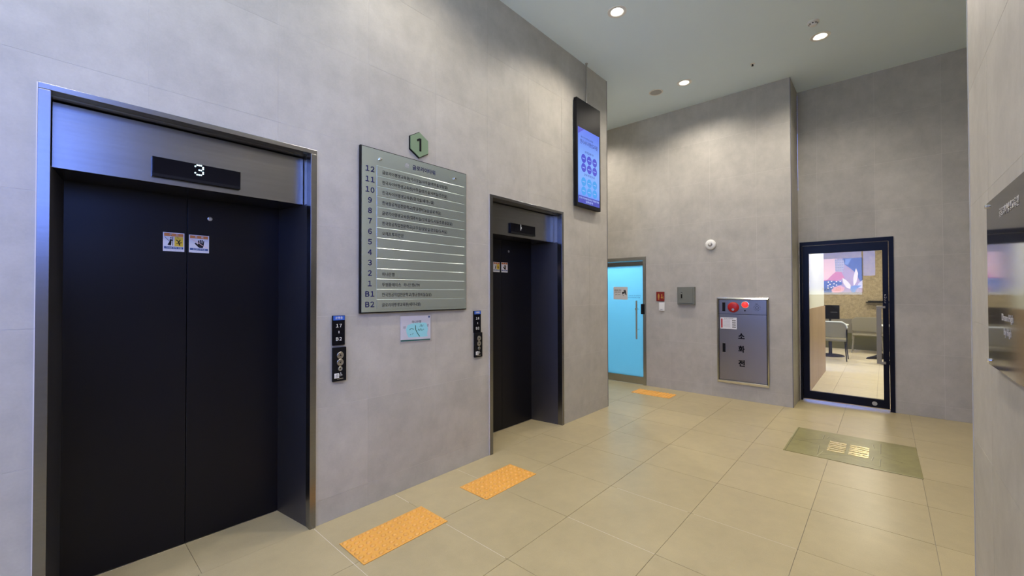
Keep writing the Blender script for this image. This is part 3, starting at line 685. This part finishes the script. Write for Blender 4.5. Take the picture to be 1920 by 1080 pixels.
# room behind it
PX = .02
rb = obj('wall_behind_blue_door', bx(bmesh.new(), F1+2.3, F1+2.35, 2.4, 4.9, 0, 2.7), M['cafe_white']); tag(rb, kind='structure')
for nm, a in (('wall_blue_room_right', (F1+.065, F1+2.3, 2.35, 2.4, 0, 2.7)), ('wall_blue_room_left', (F1+.065, F1+2.3, 4.9, 4.95, 0, 2.7)), ('ceiling_blue_room', (F1+.065, F1+2.35, 2.35, 4.95, 2.7, 2.75)), ('floor_blue_room', (F1+.0, F1+2.35, 2.35, 4.95, -.06, -.002))):
    tag(box(nm, a, M['cafe_white']), kind='structure')
t = thing('ceiling_panel_light', (F1+.9, 3.45, 2.7), 'flat panel light in the room behind the blue glass door', 'ceiling light')
box('light_panel', (F1+.4, F1+1.4, 3.0, 3.9, 2.68, 2.699), M['white'], t)
ld = bpy.data.lights.new('room_light', 'AREA'); ld.energy = 70; ld.size = 1.0; ld.color = (.93, .97, 1)
lo = bpy.data.objects.new('room_light', ld); COL.objects.link(lo); lo.parent = t; lo.location = (-.25, 0, -.03)

# red backlit sign, switch, panel box, alarm
t = thing('red_exit_sign', (F1, 2.647, 1.365), 'small red sign with amber figure and arrow above the white switch', 'sign')
box('plate', (F1-.012, F1, 2.583, 2.711, 1.368, 1.516), M['red_d'], t, bev=.002)
P = PF(F1-.012)
plates('door_pictogram', P, [disc(2.672, 1.478, .010, 10), rect(2.658, 2.686, 1.42, 1.466), rect(2.663, 2.670, 1.39, 1.42), rect(2.675, 2.682, 1.39, 1.42)], .0006, M['amber'], t, d0=.0002)
plates('arrow_pictogram', P, [rect(2.615, 2.628, 1.43, 1.48), [(2.64, 1.43), (2.603, 1.43), (2.6215, 1.405)], stroke((2.600, 1.40), (2.600, 1.45), .005)], .0006, M['amber'], t, d0=.0002)
t = thing('wall_switch', (F1, 2.626, 1.217), 'small white wall switch directly below the red sign', 'switch')
box('switch_plate', (F1-.012, F1, 2.583, 2.670, 1.217, 1.348), M['white'], t, bev=.003)
box('rocker', (F1-.016, F1-.0122, 2.597, 2.656, 1.245, 1.330), M['white'], t, bev=.002)
box('indicator_slot', (F1-.0165, F1-.0162, 2.612, 2.645, 1.232, 1.236), M['dark'], t)
t = thing('electrical_panel_box', (F1, 2.240, 1.319), 'grey-green metal electrical box on the wall right of the red sign', 'electrical box')
box('box_body', (F1-.05, F1, 2.113, 2.367, 1.321, 1.587), M['grey_box'], t, bev=.002)
dr = box('panel_door', (F1-.058, F1-.0505, 2.135, 2.345, 1.343, 1.565), M['grey_box'], t, bev=.002)
lk = box('latch', (F1-.064, F1-.0585, 2.288, 2.308, 1.42, 1.505), M['black'], dr, bev=.001)
obj('latch_button', lathe(bmesh.new(), (F1-.0645, 2.298, 1.488), (-1, 0, 0), [(.011, 0), (.009, .004), (0, .004)], 16), M['chrome'], dr)
t = thing('fire_alarm_sounder', (F1, 1.891, 2.202), 'round white wall sounder with silver centre above the hydrant cabinet', 'alarm')
obj('body', lathe(bmesh.new(), (F1, 1.891, 2.202), (-1, 0, 0), [(.060, 0), (.073, .008), (.074, .022), (.058, .034), (.044, .038), (.0, .038)], 32), M['white'], t, smooth=True)
obj('lens', lathe(bmesh.new(), (F1-.038, 1.891, 2.202), (-1, 0, 0), [(.030, 0), (.028, .008), (.018, .014), (0, .016)], 24), M['steel_l'], t, smooth=True)
obj('centre_cap', lathe(bmesh.new(), (F1-.053, 1.891, 2.202), (-1, 0, 0), [(.010, 0), (.012, .008), (0, .009)], 16), M['white'], t, smooth=True)

# ------------------------------------------------------------------ hydrant cabinet
t = thing('hydrant_cabinet', (F1, 1.486, .221), 'recessed stainless steel fire hydrant cabinet with red bell and lamp on the far wall', 'hydrant cabinet')
y0, y1, z0, z1 = 1.163, 1.810, .221, 1.427
box('cabinet_box', (F1-.003, F1+.20, y0+.02, y1-.02, z0+.02, z1-.02), M['steel_d'], t)
bm = bmesh.new(); w_ = .026
def fr(bm, ya, yb, za, zb, xo): return [bm.verts.new(p) for p in ((xo, ya, za), (xo, yb, za), (xo, yb, zb), (xo, ya, zb))]
A_ = fr(bm, y0, y1, z0, z1, F1); B_ = fr(bm, y0, y1, z0, z1, F1-.022); C_ = fr(bm, y0+.016, y1-.016, z0+.030, z1-.018, F1-.030); D_ = fr(bm, y0+w_, y1-w_, z0+.042, z1-.028, F1-.008)
for a, b in ((A_, B_), (B_, C_), (C_, D_)):
    for i in range(4): bm.faces.new((a[i], a[(i+1) % 4], b[(i+1) % 4], b[i]))
obj('cabinet_frame', bm, M['chrome'], t)
ya, yb, zt, zbm = y0+w_+.002, y1-w_-.002, z1-.030, z0+.044
up_ = box('alarm_panel', (F1-.012, F1-.004, ya, yb, 1.200, zt), M['steel_h'], t, bev=.001)
dr = box('cabinet_door', (F1-.014, F1-.004, ya, yb, zbm, 1.192), M['steel_h'], t, bev=.001)
P = PF(F1-.012)
obj('red_bell', lathe(bmesh.new(), (F1-.012, 1.597, 1.294), (-1, 0, 0), [(.074, 0), (.074, .006), (.06, .016), (.03, .022), (0, .023)], 32), M['red'], up_, smooth=True)
obj('bell_keyhole', lathe(bmesh.new(), (F1-.030, 1.597, 1.262), (-1, 0, 0), [(.019, 0), (.017, .006), (0, .006)], 18), M['chrome'], up_)
obj('lamp_ring', lathe(bmesh.new(), (F1-.012, 1.447, 1.331), (-1, 0, 0), [(.050, 0), (.050, .008), (.042, .010)], 28), M['chrome'], up_)
obj('red_lamp', lathe(bmesh.new(), (F1-.012, 1.447, 1.331), (-1, 0, 0), [(.041, 0), (.040, .018), (.028, .032), (0, .036)], 28), M['redlamp'], up_, smooth=True)
obj('test_jack', lathe(bmesh.new(), (F1-.012, 1.451, 1.249), (-1, 0, 0), [(.010, 0), (.009, .003), (0, .003)], 14), M['black'], up_)
bm = bmesh.new()
for k in range(24):
    a = 2*math.pi*k/12+(.26 if k > 11 else 0); r_ = .045 if k < 12 else .025
    p = (1.303+r_*math.cos(a), 1.292+r_*math.sin(a)); q = (1.303+(r_-.012)*math.cos(a), 1.292+(r_-.012)*math.sin(a))
    prism(bm, [P(u, v, .0001) for u, v in stroke(p, q, .004)], (-.0005, 0, 0))
for k in range(3): prism(bm, [P(u, v, .0001) for u, v in rect(1.295+.012*k, 1.299+.012*k, 1.335, 1.35)], (-.0005, 0, 0))
obj('speaker_slots', bm, M['black'], up_)
def latch(z, par, x):
    l_ = box('latch', (x-.006, x-.0002, 1.702, 1.740, z-.062, z+.062), M['black'], par, bev=.001)
    return l_
latch(1.298, up_, F1-.012); latch(.716, dr, F1-.014)
P = PF(F1-.014)
plates('latch_rim', P, [rect(1.699, 1.743, .779, .786), rect(1.699, 1.743, .646, .653)], .007, M['chrome'], dr, d0=.0002)
for ch, z in (('소', .889), ('화', .710), ('전', .512)):
    text(ch, P, 1.497, z, M['dark'], dr, size=.098, width=.074, right=-1, align='CENTER', d0=.0003, t=.0006, bold=.0, name='painted_character', fat=.0035)
t2 = thing('instruction_sticker', (F1-.0145, 1.66, 1.0), 'white instruction sticker with red edge on the hydrant cabinet door', 'sticker')
plate('backing', P, [(1.767, 1.0), (1.552, .975), (1.553, 1.115), (1.767, 1.135)] if False else rect(1.554, 1.768, .985, 1.148), .0006, M['st_white'], t2, d0=.0003)
plate('red_strip', P, rect(1.738, 1.758, 1.0, 1.13), .0003, M['red'], t2, d0=.001)
text('소화전 사용방법', P, 1.72, 1.133, M['dark'], t2, size=.018, width=.12, right=-1, d0=.001)
plates('print_lines', P, [rect(1.64, 1.73, 1.11-.014*k, 1.114-.014*k) for k in range(8)], .0003, M['p_grey'], t2, d0=.001)
plates('pictograms', P, [rect(1.57+.024*(k % 2), 1.585+.024*(k % 2), 1.095-.03*(k//2), 1.113-.03*(k//2)) for k in range(8)], .0003, M['dark'], t2, d0=.001)
# ------------------------------------------------------------------ black framed glass door of the cafe
PE = PF(F2)
d2 = plates('door_2', PE, [rect(.862, .889, 0, 2.202), rect(-.085, -.038, 0, 2.202), rect(-.038, .862, 2.150, 2.202)], .07, M['blackmetal'], None, d0=-.06); tag(d2, kind='structure')
plate('door_leaf', PE, rect(0, 1, 0, 1), .01, M['blackmetal'], d2) if False else None
plates('door_leaf', PE, [rect(.787, .859, .03, 2.146), rect(-.035, .022, .03, 2.146), rect(.022, .787, 2.037, 2.146), rect(.022, .787, .03, .137)], .045, M['blackmetal'], d2, d0=-.045)
plate('glass_pane', PE, rect(.022, .787, .137, 2.037), .01, M['door_glass'], d2, d0=-.025)
box('threshold', (F2-.01, F2+.065, -.038, .862, 0, .022), M['chrome'], d2)
hb = box('pull_handle', (F2-.062, F2-.050, .036, .084, .6262, 1.2998), M['taupe'], d2, bev=.002)
box('handle_bracket', (F2-.062, F2, -.002, .0835, 1.300, 1.326), M['taupe'], d2)
box('handle_bracket', (F2-.062, F2, -.002, .0835, .600, .626), M['taupe'], d2)
for k, ch in enumerate('PULL'):
    text(ch, PE, -.003, 1.466-.030*k, M['letter_pale'], d2, size=.030, right=-1, align='CENTER', d0=.0003, t=.001)
obj('round_sticker', lathe(bmesh.new(), (F2, .111, .080), (-1, 0, 0), [(.026, 0), (.026, .001), (0, .001)], 20), M['grille'], d2)

# ------------------------------------------------------------------ cafe behind the door
XC = 14.2; YW = .872
cf = box('floor_cafe', (F2+.061, XC, -3.2, 2.6, -.08, -.004), M['fgrout']); tag(cf, kind='structure')
xs = [F2+.062]+[7.6+.9*k for k in range(0, 7)]+[XC]; ys = [-3.2, -2.6, -1.7, -.8, .1, .60, 1.4, 2.6]
for a, b in zip(xs, xs[1:]):
    for c, d in zip(ys, ys[1:]):
        if b-a > .02: slab('floor_tile', PZ(0), [(a+.0015, b-.0015, c+.0015, d-.0015)], .004, M['cafe_floor'], cf, d0=-.004)
pw = box('wall_cafe_partition', (F2+.061, 9.95, YW, YW+.12, 0, 2.9), M['cafe_white']); tag(pw, kind='structure')
n = 24
x0 = F2+.062; dx = (9.95-x0)/n
for k in range(n):
    box('wood_plank', (x0+k*dx+.0006, x0+(k+1)*dx-.0006, YW-.016, YW-.0005, 0.001, 1.25), M['wood'], pw)
tag(box('wall_cafe_back', (XC, XC+.08, -3.2, 2.6, 0, 2.9), M['cork']), kind='structure')
tag(box('wall_cafe_right', (F2+.061, XC, -3.28, -3.2, 0, 2.9), M['cafe_white']), kind='structure')
tag(box('wall_cafe_left', (9.95, XC, 2.6, 2.68, 0, 2.9), M['cafe_white']), kind='structure')
tag(box('wall_cafe_front', (F2+.061, F2+.10, -3.2, -.10, 0, 2.9), M['cafe_white']), kind='structure')
tag(box('ceiling_cafe', (F2+.061, XC+.08, -3.28, 2.68, 2.9, 2.95), M['cafe_white']), kind='structure')
tag(box('trim_1', (XC-.03, XC-.0005, -3.1, 2.5, .43, .80), M['skirt'], bev=.004), kind='structure')
tag(box('trim_seat_shade', (XC-.025, XC-.0005, -3.1, 2.5, .002, .428), M['olive_d'], bev=.002), kind='structure')  # dark strip painting in the shade below the bench seats
for k, (x, y) in enumerate(((8.6, .1), (10.6, .1), (12.6, .1), (12.6, 1.6), (10.6, -1.7))):
    t = thing('pendant_panel', (x, y, 2.9), 'flat ceiling lamp inside the cafe, number of steps from its door: %s' % ['first', 'second', 'third', 'third on the left', 'second on the right'][k], 'ceiling light', 'flat lamps on the cafe ceiling')
    box('lamp_plate', (x-.25, x+.25, y-.25, y+.25, 2.87, 2.899), M['white'], t, bev=.003)
    ld = bpy.data.lights.new('cafe_light', 'AREA'); ld.energy = 34; ld.size = .48; ld.color = (1, .88, .68)
    lo = bpy.data.objects.new('cafe_light', ld); COL.objects.link(lo); lo.parent = t; lo.location = (0, 0, -.045)
# poster on the back wall (at X=14.2)
XP = XC-.012; PP = PF(XP)
t = thing('abstract_poster', (XC, .84, 1.50), 'abstract leaf poster in pink, navy and white on the cafe back wall', 'poster')
u0, u1, v0, v1 = .430, 1.300, 1.50, 2.41   # u is y; left side of picture = larger y
X = lambda f: u1-(u1-u0)*f; Y = lambda f: v0+(v1-v0)*f
box('canvas', (XP+.0005, XC-.0002, u0, u1, v0, v1), M['p_mauve'], t)
def pf(name, pts, mt_, d): plate(name, PP, [(X(a), Y(b)) for a, b in pts], .0008, M[mt_], t, d0=d)
pf('pale_pink_field', [(0, 1), (.40, 1), (.37, .6), (.27, .45), (.15, .38), (0, .36)], 'p_lpink', .0)
pf('rose_shape', [(0, .36), (.15, .38), (.27, .52), (.37, .62), (.50, .6), (.58, .42), (.40, .34), (0, .33)], 'p_rose', .001)
pf('navy_field', [(.53, 1), (1, 1), (1, .3), (.93, .34), (.85, .55), (.72, .7), (.58, .82)], 'p_navy', .001)
pf('blue_leaf', [(.60, .98), (.75, .99), (.66, .80), (.58, .83)], 'p_blue', .002)
pf('grey_field', [(.34, .98), (.55, .98), (.58, .82), (.54, .6), (.36, .62)], 'p_grey', .002)
plates('grey_field_dots', PP, [disc(X(.37+.055*i), Y(.66+.075*j), .011, 8) for i in range(4) for j in range(5)], .0005, M['p_navy'], t, d0=.003)
pf('navy_wave', [(0, .34), (.2, .36), (.50, .33), (.52, .24), (.40, .2), (.30, .1), (.25, 0), (0, 0)], 'p_navy', .002)
plates('white_dots', PP, [disc(X(a), Y(b), .017, 10) for a, b in ((.18, .31), (.26, .33), (.38, .32), (.47, .32), (.22, .24), (.32, .26), (.17, .2), (.25, .15), (.38, .22), (.17, .13), (.3, .17))], .0005, M['p_cream'], t, d0=.003)
pf('pink_lobe', [(.25, .06), (.32, .16), (.48, .2), (.58, .14), (.55, .05), (.45, .0), (.3, .0)], 'p_pink', .003)
pf('white_leaf', [(.52, .43), (.62, .36), (.72, .22), (.72, .10), (.62, .14), (.55, .26)], 'p_cream', .004)
pf('white_leaf', [(.85, .70), (.90, .55), (.86, .30), (.79, .18), (.78, .40), (.81, .55)], 'p_cream', .004)
pf('lavender_leaf', [(1, .36), (1, .12), (.86, .14), (.9, .25)], 'p_lav', .004)
pf('blue_sprig', [(.72, .17), (.80, .2), (.97, .2), (.86, .1), (.82, 0), (.75, 0), (.71, .08)], 'p_blue', .005)
# wall shelf with a frame line
t = thing('wall_shelf', (XC, .14, 1.24), 'thin dark wall shelf on the cafe back wall right of the poster', 'shelf')
box('shelf_board', (XC-.16, XC, -.45, .37, 1.235, 1.255), M['black'], t)
box('shelf_back_strip', (XC-.03, XC-.001, -.40, .33, 1.258, 1.282), M['black'], t)

def cafe_chair(cx, cy, rot, wd, label, legs='black'):
    """chair facing +X before rotation; seat at .45"""
    t = thing('cafe_chair', (cx, cy, 0), label, 'chair', 'cafe chairs')
    hw = wd/2; lm = M['black'] if legs == 'black' else M['taupe']
    # seat
    bm = bx(bmesh.new(), cx-.20, cx+.22, cy-hw+.02, cy+hw-.02, .425, .475, bev=.02, seg=3); obj('seat', bm, M['beige_shell'], t, smooth=False)
    # back: rounded-top shell, slightly curved
    pts = []
    H0, H1 = .52, .86; rr = .13
    for a in range(0, 7): pts.append((hw-rr+rr*math.cos(math.pi/2*a/6), H1-rr+rr*math.sin(math.pi/2*a/6)))
    for a in range(0, 7): pts.append((-hw+rr-rr*math.sin(math.pi/2*a/6), H1-rr+rr*math.cos(math.pi/2*a/6)))
    pts += [(-hw+.01, H0+.02), (-hw+.03, H0), (hw-.03, H0), (hw-.01, H0+.02)]
    bm = prism(bmesh.new(), [(cx-.235-.06*(z-.5), cy+y, z) for y, z in pts], (.025, 0, 0)); obj('backrest', bm, M['beige_shell'], t)
    rim = [Vector((cx-.24-.06*(z-.5), cy+y, z)) for y, z in pts[:14]]
    obj('back_rim', tube(bmesh.new(), rim, .013, 8), M['cafe_white'] if legs == 'black' else M['beige_shell'], t)
    for sx in (-1, 1):
        for sy in (-1, 1):
            top = (cx+sx*.17, cy+sy*(hw-.05), .43); bot = (cx+sx*.245, cy+sy*(hw-.015), .004)
            obj('leg', cyl(bmesh.new(), bot, top, .010, .013, 10), lm, t)
    for sy in (-1, 1): obj('back_post', cyl(bmesh.new(), (cx-.25, cy+sy*(hw-.01), .30), (cx-.262, cy+sy*(hw-.01), .70), .013, seg=8), lm, t)
    t.rotation_euler = (0, 0, rot)
    return t
cafe_chair(11.75, .86, 0, .50, 'beige cafe chair with black legs, seen from behind, nearest the wood partition')
cafe_chair(13.55, .33, R(180), .62, 'wide taupe cafe chair facing the door against the back wall', 'taupe')
cafe_chair(13.55, -.75, R(180), .62, 'wide taupe cafe chair farther right against the back wall', 'taupe')
cafe_chair(13.55, 1.55, R(180), .50, 'beige cafe chair at the far left behind the partition')
cafe_chair(11.45, -.60, R(90), .44, 'cafe chair the seated person uses behind the door frame')
def cafe_table(cx, cy, label):
    t = thing('cafe_table', (cx, cy, 0), label, 'table', 'round pedestal tables in the cafe')
    obj('tabletop', lathe(bmesh.new(), (cx, cy, .73), (0, 0, 1), [(0, 0), (.33, 0), (.35, .01), (.35, .02), (.34, .028), (0, .028)], 36), M['cafe_white'], t)
    obj('pedestal', cyl(bmesh.new(), (cx, cy, .03), (cx, cy, .73), .035, seg=16), M['black'], t)
    obj('base', lathe(bmesh.new(), (cx, cy, 0), (0, 0, 1), [(.27, .0), (.27, .012), (.22, .03), (.04, .045), (0, .045)], 32), M['black'], t)
cafe_table(12.45, .98, 'round white pedestal table behind the nearest chair')
cafe_table(12.75, -.22, 'round pedestal table before the wide chair at the back wall')
cafe_table(11.5, .1-.75+1.6+5, 'x') if False else None
t = thing('monitor', (12.45, .95, .758), 'black monitor standing on the round cafe table', 'monitor')
box('display_panel', (12.44, 12.47, .80, 1.18, .87, 1.20), M['blackgloss'], t, bev=.004)
box('stand', (12.45, 12.47, .96, 1.0, .77, .87), M['black'], t)
box('stand_foot', (12.38, 12.54, .90, 1.06, .7585, .770), M['black'], t, bev=.002)
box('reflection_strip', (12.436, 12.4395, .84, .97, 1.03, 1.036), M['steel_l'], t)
t = thing('white_cup', (12.30, .78, .758), 'small white cup on the round cafe table edge', 'cup')
obj('cup_body', lathe(bmesh.new(), (12.30, .78, .7585), (0, 0, 1), [(0, 0), (.025, 0), (.04, .07), (.037, .07), (.022, .006), (0, .006)], 20), M['white'], t)
obj('cup_handle', tube(bmesh.new(), [Vector((12.30, .745, .775)), Vector((12.30, .725, .785)), Vector((12.30, .725, .81)), Vector((12.30, .742, .82))], .004), M['white'], t)

# ------------------------------------------------------------------ person seated in the cafe, mostly behind the door frame
def skin_body(name, joints, edges, radii, mt_, parent, sub=2):
    me = bpy.data.meshes.new(name); org = wloc(parent)
    me.from_pydata([tuple(Vector(j)-org) for j in joints], edges, [])
    o = bpy.data.objects.new(name, me); COL.objects.link(o); o.parent = parent
    md = o.modifiers.new('skin', 'SKIN'); md.use_smooth_shade = True
    for i, r_ in enumerate(radii): me.skin_vertices[0].data[i].radius = (r_, r_)
    me.skin_vertices[0].data[0].use_root = True
    o.modifiers.new('sub', 'SUBSURF').levels = sub; o.modifiers['sub'].render_levels = sub
    dg = bpy.context.evaluated_depsgraph_get(); dg.update()
    nm = bpy.data.meshes.new_from_object(o.evaluated_get(dg)); o.modifiers.clear(); o.data = nm; nm.materials.clear(); nm.materials.append(mt_)
    for p in nm.polygons: p.use_smooth = True
    return o
px, py = 11.45, -.60
t = thing('person', (px, py, 0), 'person in dark clothes seated behind the door frame, dark shoe reaching into view', 'person')
J = [(px, py-.02, .55), (px, py-.05, .75), (px, py-.06, .98), (px, py-.05, 1.10), (px, py-.02, 1.20), (px, py-.01, 1.31),
     (px+.19, py-.05, 1.03), (px+.24, py+.02, .78), (px+.18, py+.24, .66), (px-.19, py-.05, 1.03), (px-.24, py+.02, .78), (px-.16, py+.24, .66),
     (px+.10, py+.05, .54), (px+.10, py+.42, .52), (px+.11, py+.43, .10), (px-.10, py+.05, .54), (px-.06, py+.42, .60), (px+.12, py+.62, .25)]
J = [(a, b, c+(.06 if c > .51 else 0)) for a, b, c in J]
Ed = [(0, 1), (1, 2), (2, 3), (3, 4), (4, 5), (2, 6), (6, 7), (7, 8), (2, 9), (9, 10), (10, 11), (0, 12), (12, 13), (13, 14), (0, 15), (15, 16), (16, 17)]
rad = [.14, .13, .14, .055, .085, .08, .06, .045, .03, .06, .045, .03, .09, .06, .04, .09, .06, .038]
skin_body('body', J, Ed, rad, M['cloth'], t, 2)
hd = bmesh.new(); bmesh.ops.create_uvsphere(hd, u_segments=20, v_segments=14, radius=1, matrix=Matrix.Translation((px, py+.01, 1.36)) @ Matrix.Diagonal((.078, .095, .115, 1)))
cyl(hd, (px, py+.10, 1.35), (px, py+.118, 1.335), .012, .008, 8)
obj('head', hd, M['skin'], t, smooth=True)
hr = bmesh.new(); bmesh.ops.create_uvsphere(hr, u_segments=20, v_segments=14, radius=1, matrix=Matrix.Translation((px, py-.015, 1.385)) @ Matrix.Diagonal((.086, .098, .112, 1)))
obj('hair', hr, M['black'], t, smooth=True)
for sx, hx_, hy_ in ((1, px+.18, py+.26), (-1, px-.16, py+.26)):
    hand = bmesh.new(); bx(hand, hx_-.035, hx_+.035, hy_-.03, hy_+.05, .688, .715, bev=.01)
    for f in range(4): cyl(hand, (hx_-.027+.018*f, hy_+.045, .703), (hx_-.027+.018*f, hy_+.045+(.06, .07, .065, .05)[f], .692), .0085, .007, 8)
    cyl(hand, (hx_-sx*.03, hy_-.01, .703), (hx_-sx*.06, hy_+.035, .695), .010, .008, 8)
    obj('hand', hand, M['skin'], t)
def shoe(ax, ay, azz, pitch, parent):
    bm = bmesh.new(); secs = [(-.06, .032, .0, .11), (-.02, .038, .0, .13), (.04, .042, .0, .115), (.10, .047, .0, .082), (.16, .046, .0, .062), (.21, .034, .0, .045), (.24, .010, .006, .025)]
    rings = []
    for s, hw_, za_, zb_ in secs:
        rings.append([bm.verts.new((ax+hw_*math.cos(a)*1.0, ay+s, azz+za_+(zb_-za_)*(.5+.5*math.sin(a)))) for a in [2*math.pi*k/12 for k in range(12)]])
    for A, B in zip(rings, rings[1:]):
        for i in range(12): bm.faces.new((A[i], A[(i+1) % 12], B[(i+1) % 12], B[i]))
    bm.faces.new(rings[0]); bm.faces.new(rings[-1][::-1])
    bmesh.ops.rotate(bm, verts=bm.verts, cent=(ax, ay, azz), matrix=Matrix.Rotation(pitch, 3, 'X'))
    return obj('shoe', bm, M['black'], parent, smooth=True)
shoe(px+.12, py+.67, .105, R(-4), t); shoe(px+.11, py+.45, .006, 0, t)

# ------------------------------------------------------------------ glass panel on the right wall
t = thing('glass_wall_panel', (1.9, YR, 1.209), 'glossy dark glass panel on chrome stand-offs on the right wall', 'sign')
box('glass_plate', (1.15, 2.555, YR+.018, YR+.026, 1.209, 1.86), M['vinyl'], t, bev=.0008)
for x, z in ((2.53, 1.845), (2.53, 1.226), (1.18, 1.845), (1.18, 1.226)):
    obj('stand_off', lathe(bmesh.new(), (x, YR, z), (0, 1, 0), [(.009, 0), (.009, .030), (.007, .034), (0, .034)], 18), M['chrome'], t)
PQ = PR(YR+.0262)
text('Dream High', PQ, 2.285, 1.412, M['letter_pale'], t, size=.036, right=-1, d0=.0002)
text('Fly High', PQ, 2.255, 1.362, M['letter_pale'], t, size=.036, right=-1, d0=.0002)
text('글로리아평생교육원', PQ, 2.30, 1.785, M['letter_pale'], t, size=.036, right=-1, d0=.0002, bold=.01)
# ------------------------------------------------------------------ corner beads
tag(box('trim_3', (F1-.003, F1+.004, YN-.004, YN+.003, 0, C), M['steel_d'], bev=.001), kind='structure')
tag(box('trim_4', (XE-.003, XE+.003, L-.003, L+.004, 0, C), M['steel_d'], bev=.001), kind='structure')
tag(box('trim_5', (XR-.003, XR+.003, YR-.004, YR+.003, 0, C), M['grille'], bev=.001), kind='structure')
